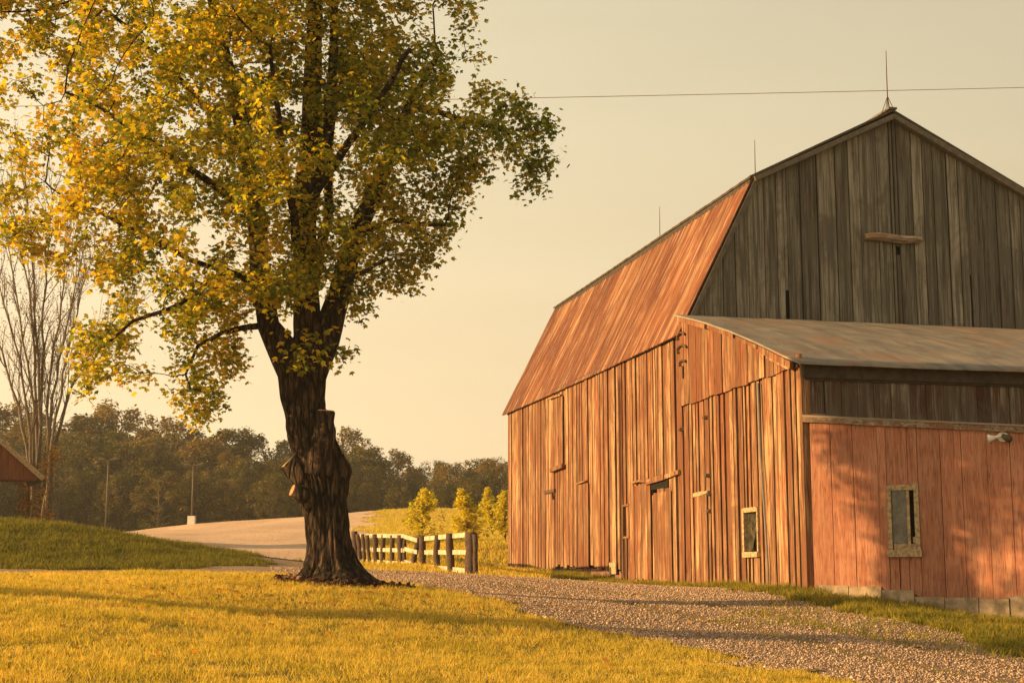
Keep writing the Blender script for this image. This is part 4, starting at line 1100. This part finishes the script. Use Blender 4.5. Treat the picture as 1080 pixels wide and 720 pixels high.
# ------------------------------------------------------------------ young trees along the field
def blob_leaves(center, radii, n, seed):
    g = np.random.default_rng(seed); d = g.normal(0, 1, (n, 3)); d /= np.linalg.norm(d, axis=1)[:, None]
    return center + d * radii * (g.random((n, 1)) ** 0.4)
def young_tree(pxt, pyt, pxb, pyb, Y, wpx, label, seed, lean=0.0):
    base = at(pxb, pyb, Y); base.z = gz(base.x, base.y); top = at(pxt, pyt, Y)
    t = empty('young_tree', base); tag(t, label, 'tree', 'young trees along the field')
    H = top.z - base.z; ax = top - base; W_ = wpx / FPX * Y / 2
    mb = MB(); mb.tube([(0, 0, -0.1), ax * 0.35, ax * 0.7, ax * 0.97], [0.05, 0.04, 0.03, 0.01], 6)
    pos = []
    g = random.Random(seed)
    for k in range(88):
        s = g.uniform(0.20, 1.0); prof_ = math.sin(min(1, (1.02 - s) / 0.62) * math.pi / 2) * (0.62 + 0.38 * min(1, (s - 0.1) / 0.25))
        a = g.uniform(0, 6.283); rr = W_ * prof_ * (g.uniform(0.15, 0.85) if g.random() < 0.7 else g.uniform(0.85, 1.4))
        c = np.array(ax * s) + np.array((math.cos(a) * rr, math.sin(a) * rr, 0.12 * H * g.uniform(0, 1) * prof_))
        mb.tube([ax * max(0.1, s - 0.12), Vector(c)], [0.012, 0.004], 3, False)
        pos.append(blob_leaves(c, np.array((0.12, 0.12, 0.22)) * H / 2.4 * g.uniform(0.6, 1.4), 30, seed * 100 + k))
    pos = np.vstack(pos)
    mb.build('trunk', MT['bark_far'], t)
    link('crown', leaf_mesh('crown', pos, np.random.default_rng(seed).uniform(0.09, 0.17, len(pos)), LEAF4, 0.0, None, seed), MT['leaf_young'], t)
    return t
young_tree(449, 517, 441, 590, 62, 40, 'leaning yellow leafed young tree behind the middle of the fence', 3)
young_tree(487, 520, 498, 598, 58, 30, 'upright yellow leafed young tree behind the end post of the fence', 4)
young_tree(514, 517, 520, 566, 76, 22, 'small golden young tree farther up the field near the barn', 5)
young_tree(531, 521, 533, 586, 64, 26, 'golden young tree half hidden by the far corner of the barn', 6)
young_tree(560, 519, 562, 590, 58, 30, 'young tree standing behind the barn at the field edge', 9)

# ------------------------------------------------------------------ lamp posts of the gravel lot
for i, (px, yt, yb, Y, label) in enumerate(((111, 484, 568, 112, 'tall thin lamp post on pale concrete base close to the bank, left of two'), (202, 490, 554, 120, 'lamp post on pale concrete base in the middle of the lot before the wood'))):
    b_ = at(px, yb, Y); b_.z = gz(b_.x, b_.y); H = at(px, yt, Y).z - b_.z
    lp = empty('lamp_post', b_); tag(lp, label, 'lamp post', 'lamp posts in the gravel lot')
    w = 0.30 if i else 0.36
    bs = MB(); bs.hexa([(-w, -w, -0.3), (w, -w, -0.3), (w, w, -0.3), (-w, w, -0.3), (-w * .93, -w * .93, 0.70), (w * .93, -w * .93, 0.70), (w * .93, w * .93, 0.70), (-w * .93, w * .93, 0.70)]); bs.build('base', MT['concrete'], lp)
    MB().tube([(0, 0, 0.702), (0, 0, H * 0.6), (0, 0, H - 0.1)], [0.085, 0.07, 0.06], 8).build('pole', MT['pole'], lp, True)
    hd = MB(); hd.bar((-0.5, 0, H - 0.06), (0.5, 0, H - 0.02), 0.09, 0.07)
    hd.box(-0.72, -0.34, -0.15, 0.15, H - 0.03, H + 0.09).box(0.34, 0.72, -0.15, 0.15, H - 0.01, H + 0.11); hd.build('lamp_head', MT['pole'], lp)

# ------------------------------------------------------------------ house at the left edge
HY = 60.0
ev = at(45, 503, HY); hz = gz(-22, HY)
house = empty('house', (ev.x, HY, hz), R(24)); tag(house, 'small red board house with steep pale edged roof at the left edge', 'house')
ez = ev.z - hz; SL = math.tan(R(41.0)); HW = 3.0; HL = 5.0
pk = (-HW, ez + HW * SL)
rf = MB()
for s_ in (0, 1):
    q = (lambda x: x) if s_ == 0 else (lambda x: -2 * HW - x)
    rf.hexa([(q(0), 0, ez - 0.16), (pk[0], 0, pk[1] - 0.16), (pk[0], HL, pk[1] - 0.16), (q(0), HL, ez - 0.16), (q(0), 0, ez), (pk[0], 0, pk[1]), (pk[0], HL, pk[1]), (q(0), HL, ez)])
rf.build('roof', MT['oldtin'], house)
fc = MB()
fc.bar((0.03, -0.03, ez - 0.07), (pk[0], -0.03, pk[1] - 0.07), 0.05, 0.20, (0.6, 0, 0.75)); fc.bar((-2 * HW - 0.03, -0.03, ez - 0.07), (pk[0], -0.03, pk[1] - 0.07), 0.05, 0.20, (-0.6, 0, 0.75)); fc.build('fascia', MT['frame'], house)
gb = MB()
boards(gb, lambda x, z, o: (x, 0.10 - o, z), -2 * HW + 0.2, -0.2, lambda x: ez - 0.18 + (min(-x, 2 * HW + x)) * SL, lambda x: ez - 0.12, (0.25, 0.35), 0.01, 0.03); gb.build('gable_boards', MT['redwall'], house)
wl_ = MB()
boards(wl_, lambda x, z, o: (x, 1.4 - o, z), -2 * HW + 1.3, -1.62, lambda x: ez - 0.10, lambda x: -0.6, (0.2, 0.3), 0.01, 0.03)
wl_.box(-1.66, -1.62, 1.4, HL - 0.3, -0.6, ez + 0.9); wl_.box(-2 * HW + 1.3, -2 * HW + 1.34, 1.4, HL - 0.3, -0.6, ez + 0.9); wl_.box(-2 * HW + 1.3, -1.62, HL - 0.34, HL - 0.3, -0.6, ez - 0.1)
wl_.build('wall', MT['redwall'], house)
MB().box(-2 * HW + 0.3, -0.3, 0.13, 1.38, ez - 0.14, ez - 0.10).build('soffit', MT['redwall'], house)
pl = Vector((-2.35, 1.3, ez - 0.30))
lm = MB(); lm.tube([(pl.x, 1.37, pl.z + 0.15), (pl.x, 1.20, pl.z + 0.15), (pl.x, 1.16, pl.z + 0.05)], 0.03, 6); lm.tube([(pl.x, 1.16, pl.z + 0.08), (pl.x, 1.16, pl.z - 0.12)], [0.05, 0.14], 10); lm.build('wall_lamp', MT['white'], house)

# ------------------------------------------------------------------ leafless multi-stemmed tree behind the house, with a leafy vine
SY = 66.0
sb = at(38, 566, SY); sb.z = gz(sb.x, sb.y)
bare = empty('bare_tree', sb); tag(bare, 'tall almost bare many stemmed tree rising behind the red house roof', 'tree')
stems = [[(33, 566), (34, 500), (30, 440), (20, 380), (4, 320), (-14, 250)], [(36, 566), (37, 500), (36, 430), (26, 360), (14, 290), (2, 225)], [(38, 566), (39, 480), (38, 400), (33, 330), (22, 260), (12, 200)],
         [(40, 566), (42, 470), (43, 390), (46, 320), (52, 260), (55, 205)], [(44, 566), (48, 480), (52, 410), (62, 340), (68, 280), (72, 225)], [(48, 566), (52, 500), (58, 440), (72, 370), (86, 310), (100, 262)],
         [(46, 566), (49, 490), (56, 420), (68, 360), (80, 300), (92, 250)], [(40, 566), (41, 450), (40, 380), (36, 300), (30, 230), (24, 185)], [(34, 566), (30, 490), (20, 430), (2, 370), (-20, 310), (-40, 270)], [(50, 566), (58, 470), (75, 410), (96, 365), (118, 340), (130, 330)]]
bm_ = MB(); twig_tips = []; vine = []
def branch(p, d, L_, r, depth, g):
    n_ = 5; pts = [p]; q = p.copy(); dd = d.normalized()
    for k in range(n_):
        dd = (dd + Vector((g.gauss(0, .10), g.gauss(0, .10), 0.07))).normalized(); q = q + dd * L_ / n_; pts.append(q.copy())
    bm_.tube(pts, [r * (1 - 0.8 * k / n_) for k in range(n_ + 1)], 4 if r > 0.015 else 3, False)
    twig_tips.extend(pts[2:])
    if depth > 0:
        for k in range(1, n_ + 1):
            if g.random() < 0.75:
                s = dd.cross(Vector((g.gauss(0, 1), g.gauss(0, 1), g.gauss(0, 1)))).normalized()
                branch(pts[k], dd * 1.2 + s * g.uniform(0.25, 0.5), L_ * g.uniform(0.5, 0.75), r * 0.5, depth - 1, g)
g = random.Random(21)
for si, S in enumerate(stems):
    pts = [at(x, y, SY + (si % 5 - 2) * 0.35 * (i / 3.0)) - sb for i, (x, y) in enumerate(S)]
    rr = [0.095, 0.078, 0.06, 0.045, 0.03, 0.014]
    fp, fr = [], []
    for k in range(5):
        for t in (0, .33, .66): fp.append(pts[k].lerp(pts[k + 1], t) + Vector((g.gauss(0, .04), g.gauss(0, .04), 0))); fr.append(rr[k] + (rr[k + 1] - rr[k]) * t)
    fp.append(pts[-1]); fr.append(rr[-1]); bm_.tube(fp, fr, 7)
    for k in range(5, len(fp)):
        for _ in range(2):
            d = (fp[k] - fp[k - 1]).normalized(); s = Vector((g.gauss(0, 1), g.gauss(0, 1), 0.2)).normalized()
            branch(fp[k], d * 1.3 + s * 0.55, g.uniform(1.2, 2.6) * (1.1 - k / len(fp) * 0.4), 0.028, 1, g)
    for k in range(0, 6):
        for _ in range(10): vine.append(fp[k].lerp(fp[k + 1], g.random()) + Vector((g.gauss(0, .22), g.gauss(0, .22), g.gauss(0, .2))))
bm_.build('trunk', MT['bark_grey'], bare)
tt = np.array([p for p in twig_tips if p.z > 7.0 or g.random() < 0.35]); n_ = 5200
pk_ = tt[np.random.default_rng(2).integers(0, len(tt), n_)] + np.random.default_rng(3).normal(0, .12, (n_, 3))
link('crown', leaf_mesh('crown', pk_, np.random.default_rng(4).uniform(.06, .13, n_), LEAF4, 0.4, None, 4), MT['leaf_brown'], bare)
# ivy clumps climbing two thin saplings beside it
for (px, yt, yb, label) in ((28, 508, 553, 'vine covered thin sapling close to the red house eave'), (51, 470, 555, 'slim sapling wrapped in orange vine leaves right of the bare tree')):
    YY = 62.5; b_ = at(px, yb + 6, YY); b_.z = gz(b_.x, b_.y); H = at(px, yt, YY).z - b_.z
    sp = empty('sapling', b_); tag(sp, label, 'tree', 'vine covered saplings')
    MB().tube([(0, 0, -0.2), (0.05, 0, H * 0.5), (-0.03, 0, H)], [0.10, 0.075, 0.02], 7).build('trunk', MT['bark_grey'], sp)
    pos = []
    gg = np.random.default_rng(px)
    for k in range(16):
        c = np.array((gg.normal(0, .26), gg.normal(0, .26), H * gg.uniform(0.15, 1.0))); pos.append(c + gg.normal(0, .13, (34, 3)))
    pos = np.vstack(pos); link('crown', leaf_mesh('crown', pos, gg.uniform(.08, .17, len(pos)), LEAF4, 0.3, None, px), MT['leaf_vine'], sp)

# ------------------------------------------------------------------ the wood beyond the lot and the field
def wood_proto(name, seed, mat, wide, low, n_lump=84, pine=False):
    """a 1 m tall tree made for scaling: trunk with limbs, crown of many leaf faces in lumps"""
    g = np.random.default_rng(seed); t = empty(name, (0, 0, -500))
    cl = []; mb = MB(); mb.tube([(0, 0, -0.03), (0.01, 0, 0.4), (0, 0.01, 0.85)], [0.022, 0.015, 0.005], 6)
    for k in range(n_lump):
        s = g.uniform(low, 0.97)
        pr = (max(0.03, 1 - abs((s - 0.45) / 0.55) ** 2.4)) ** 0.5 if not pine else (1.02 - s) * 1.1 * (0.5 + 0.5 * g.random())
        a = g.uniform(0, 6.283); rr = wide * pr * (0.35 + 0.65 * g.random() ** 0.5)
        c = np.array((math.cos(a) * rr, math.sin(a) * rr, s)); lr_ = g.uniform(0.055, 0.105)
        mb.tube([(0, 0, max(0.1, s - 0.18)), tuple(c)], [0.006, 0.002], 3, False)
        d = g.normal(0, 1, (120, 3)); d /= np.linalg.norm(d, axis=1)[:, None]; d[:, 2] *= 0.8
        cl.append(c + d * lr_ * (0.45 + 0.6 * g.random((120, 1))))
    pos = np.vstack(cl)
    mb.build('trunk', MT['bark_far'], t)
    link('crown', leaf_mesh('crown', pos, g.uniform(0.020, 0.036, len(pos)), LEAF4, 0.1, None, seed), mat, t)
    return t
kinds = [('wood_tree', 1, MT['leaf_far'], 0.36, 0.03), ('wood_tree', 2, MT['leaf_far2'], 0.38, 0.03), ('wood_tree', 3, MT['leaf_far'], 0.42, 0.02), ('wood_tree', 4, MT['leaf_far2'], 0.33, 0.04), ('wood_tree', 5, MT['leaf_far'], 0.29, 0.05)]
labels = ['dense dark green broadleaf tree in the wood beyond the gravel lot', 'russet tinged broadleaf tree in the wood beyond the gravel lot', 'wide spreading dark tree in the wood beyond the gravel lot', 'narrow brownish tree in the wood beyond the gravel lot', 'tall slim dark tree in the wood beyond the gravel lot']
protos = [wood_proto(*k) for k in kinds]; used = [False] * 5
sky = [(-400, 425), (0, 430), (60, 432), (120, 430), (150, 434), (200, 448), (260, 456), (310, 462), (350, 452), (366, 450), (392, 470), (430, 484), (470, 482), (510, 476), (535, 474), (600, 478), (900, 480)]
sxp, syp = zip(*sky)
g = random.Random(5)
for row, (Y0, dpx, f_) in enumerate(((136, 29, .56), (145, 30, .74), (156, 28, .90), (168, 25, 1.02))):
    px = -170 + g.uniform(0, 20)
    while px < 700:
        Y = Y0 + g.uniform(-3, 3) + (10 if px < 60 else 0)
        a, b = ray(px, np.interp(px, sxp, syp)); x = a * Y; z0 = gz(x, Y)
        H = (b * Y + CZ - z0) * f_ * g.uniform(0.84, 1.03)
        k = g.choice((0, 2, 4)) if row < 2 else g.choice((0, 1, 1, 2, 3, 3, 4))  # darker leaf kinds in the front rows: lower wood's shade put into colour
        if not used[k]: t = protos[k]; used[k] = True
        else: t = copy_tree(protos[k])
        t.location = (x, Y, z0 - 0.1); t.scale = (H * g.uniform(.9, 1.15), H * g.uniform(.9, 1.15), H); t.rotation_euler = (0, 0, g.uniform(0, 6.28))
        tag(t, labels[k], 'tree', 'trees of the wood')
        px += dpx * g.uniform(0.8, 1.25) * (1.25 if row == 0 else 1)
# wood continuing out of frame to the left: it keeps the lower wood in evening shade
for i in range(16):
    t = copy_tree(protos[i % 5]); y = 96 + i * 5.2; x = -66 - 0.22 * abs(y - 130) - g.uniform(0, 7); H = g.uniform(10, 12)
    t.location = (x, y, gz(x, y) - .1); t.scale = (H, H, H); t.rotation_euler = (0, 0, g.uniform(0, 6.28)); tag(t, labels[i % 5], 'tree', 'trees of the wood')  # unseen trees out of frame, there for shade, under the wood's labels

# a small tree standing left of the lawn, out of frame: its long shadow crosses the grass
t = copy_tree(protos[4]); t.name = 'unseen_shade_tree'; t.location = (-14.3, 17.1, gz(-14.3, 17.1)); t.scale = (1.7, 1.7, 5.8); t.rotation_euler = (0, 0, 1)
tag(t, 'slim small unseen tree out of frame left of the lawn, there for its shadow', 'tree'); del t['group']
# ------------------------------------------------------------------ evening haze
hb_ = MB(); hb_.box(-420, 420, -60, 330, -25, 42); hz_ = hb_.build('haze', None)
hm = bpy.data.materials.new('haze'); hm.use_nodes = True; hm.node_tree.nodes.clear()
ho = hm.node_tree.nodes.new('ShaderNodeOutputMaterial'); hv = hm.node_tree.nodes.new('ShaderNodeVolumePrincipled')
hv.inputs['Color'].default_value = (0.95, 0.88, 0.76, 1); hv.inputs['Density'].default_value = 0.00048; hv.inputs['Anisotropy'].default_value = 0.2
hm.node_tree.links.new(hv.outputs[0], ho.inputs['Volume']); hz_.data.materials.append(hm)
tag(hz_, 'pale golden evening haze hanging over the fields and the wood', 'haze', None, 'stuff')

# ------------------------------------------------------------------ grass and gravel you can count only as stuff
def tufts(X, Y):
    a = np.sin(X * 9.1 + 1.7 * np.sin(Y * 6.3 + X)) * np.sin(Y * 8.3 + 1.9 * np.sin(X * 7.1 - Y))
    b = np.sin(X * 2.9 + 1.3 * np.sin(Y * 2.1)) * np.sin(Y * 3.3 + 1.5 * np.sin(X * 2.3 + 2))
    c = np.sin(X * 21.0 + 2 * np.sin(Y * 13)) * np.sin(Y * 19.0 + 2 * np.sin(X * 17))
    return np.clip(1.0 + 0.45 * a + 0.35 * b + 0.25 * c, 0.25, 2.2)
def blades(name, X, Y, h, w, mat, seed, label, dz=0.0):
    g = np.random.default_rng(seed); N = len(X); Z = height(X, Y) + dz
    yaw = g.uniform(0, np.pi * 2, N); lean = g.normal(0, 0.45, (N, 2))
    hh = g.uniform(h[0], h[1], N) * tufts(X, Y); ww = g.uniform(w[0], w[1], N)
    s = np.c_[np.cos(yaw), np.sin(yaw), np.zeros(N)] * ww[:, None]
    b = np.c_[X, Y, Z]; t = np.c_[lean * hh[:, None], hh]
    V = np.stack([b - s / 2, b + s / 2, b + t * 0.6 + s * 0.4, b + t], 1)
    o = link(name, np_mesh(name, V.reshape(-1, 3), 4, g.random(N)), mat)
    return tag(o, label, 'grass', None, 'stuff')
# lawn
N = 900000
Yr = 10.5 + (31.0 - 10.5) * rng.random(N) ** 0.85
Xr = rng.uniform(-0.64, 0.40, N) * Yr - 0.6
clump = np.sin(Xr * 2.3 + np.sin(Yr * 1.9)) * np.sin(Yr * 2.7 + 0.8 * np.sin(Xr * 3.1))
keep = ~in_drive(Xr, Yr, 0.6, 0.28) & (rng.random(N) < 0.72 + 0.28 * clump)
keep &= (tufts(Xr * 0.8, Yr * 0.8) > 0.5) | (rng.random(N) < 0.25)
keep &= ((Xr - troot.x) ** 2 + (Yr - troot.y) ** 2 > 0.95 ** 2)
# keep the lawn this side of drive and barn
keep &= ~inside([(-60, 26.5), (-30, 27.5), (-8, 28.5), (-2, 27.5), (1, 22.5), (4, 17), (9, 10), (40, 10), (40, 60), (-60, 60)], Xr, Yr)
blades('lawn_grass', Xr[keep], Yr[keep], (0.02, 0.075), (0.005, 0.012), MT['blade'], 1, 'short golden mown grass covering the lawn in front of the maple')
# verge along the barn
wv = rng.uniform(-DEP - 0.2, LEN, 46000); wo = rng.uniform(0.0, 1.25, 46000) * (0.75 + 0.25 * np.sin(wv * 2.1))
vx = BX - cu.x * wo - 0.0 + cv.x * wv; vy = BY - cu.y * wo + cv.y * wv
ls = rng.uniform(-0.3, LWL + 1.5, 170000); lo = rng.uniform(0.02, 5.5, 170000)
q0 = b2w(0, -DEP - 0.06); lw = cu * lu.x + cv * lu.y; ln = -(cu * lv.x + cv * lv.y)
lx = q0.x + lw.x * ls + ln.x * lo; ly = q0.y + lw.y * ls + ln.y * lo
vx, vy = np.r_[vx, lx], np.r_[vy, ly]
keep = ~in_drive(vx, vy) | (rng.random(len(vx)) < 0.03)
blades('verge_grass', vx[keep], vy[keep], (0.04, 0.15), (0.010, 0.022), MT['blade_green'], 2, 'rough green and yellow grass strip growing along the foot of the barn')
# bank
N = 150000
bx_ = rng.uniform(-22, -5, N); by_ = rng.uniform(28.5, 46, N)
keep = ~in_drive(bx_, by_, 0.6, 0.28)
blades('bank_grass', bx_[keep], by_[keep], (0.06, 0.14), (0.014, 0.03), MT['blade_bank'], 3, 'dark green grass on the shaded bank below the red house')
# field beyond the fence
N = 120000
fy = 37 + (128 - 37) * rng.random(N) ** 1.1; fx = (-0.115 + 0.14 * rng.random(N)) * fy
keep = ~in_lot(fx, fy) & ~in_drive(fx, fy) & ~inside([tuple(b2w(-0.1, -8).xy), tuple(b2w(14, -8).xy), tuple(b2w(14, 18).xy), tuple(b2w(-0.1, 18).xy)], fx, fy)
blades('field_grass', fx[keep], fy[keep], (0.07, 0.17), (0.02, 0.05), MT['blade'], 4, 'golden grass of the field rising behind the white railed fence')
# loose stones of the drive
OCT = np.array([(1, 0, 0), (-1, 0, 0), (0, 1, 0), (0, -1, 0), (0, 0, 1), (0, 0, -1)], float)
OF = np.array([(0, 2, 4), (2, 1, 4), (1, 3, 4), (3, 0, 4), (2, 0, 5), (1, 2, 5), (3, 1, 5), (0, 3, 5)])
N = 150000
gy = 12 + (38 - 12) * rng.random(N) ** 0.9; gx = rng.uniform(-0.16, 0.52, N) * gy
m = in_drive(gx, gy, 0.6, 0.34) & (rng.random(N) > 0.85 * track(gx, gy)); gx, gy = gx[m], gy[m]; N = len(gx)
sc = rng.uniform(0.007, 0.021, N) * np.where(rng.random(N) < .04, 1.8, 1.0)
Vg = OCT[None] * rng.uniform(0.6, 1.3, (N, 6, 1)) * sc[:, None, None]; ang = rng.uniform(0, 6.28, N)
rx = Vg[..., 0] * np.cos(ang)[:, None] - Vg[..., 1] * np.sin(ang)[:, None]; ry = Vg[..., 0] * np.sin(ang)[:, None] + Vg[..., 1] * np.cos(ang)[:, None]
Vg = np.stack([rx + gx[:, None], ry + gy[:, None], Vg[..., 2] * 0.8 + (height(gx, gy) + 0.026)[:, None]], -1)
Fg = (OF[None] + 6 * np.arange(N)[:, None, None]).reshape(-1, 3)
tag(link('gravel_stones', np_mesh('gravel_stones', Vg.reshape(-1, 3), 3, np.repeat(rng.random(N), 8), Fg), MT['pebble']), 'loose pale stones lying on the gravel drive beside the barn', 'gravel', None, 'stuff')

# leaves already fallen under the maple
N = 800
fa = rng.uniform(0, 2 * np.pi, N); fr_ = np.abs(rng.normal(0, 4.2, N)) + 0.6
flx, fly = troot.x + fr_ * np.cos(fa), troot.y - 2.5 + fr_ * np.sin(fa)
ok = (fly < 31) & (fly > 11); flx, fly = flx[ok], fly[ok]
tag(link('fallen_leaves', leaf_mesh('fallen_leaves', np.c_[flx, fly, height(flx, fly) + 0.05], rng.uniform(0.045, 0.085, len(flx)), LEAF8, 0.0, None, 15), MT['leaf_vine']), 'scattered fallen orange brown leaves lying in the lawn round the maple', 'leaves', None, 'stuff')
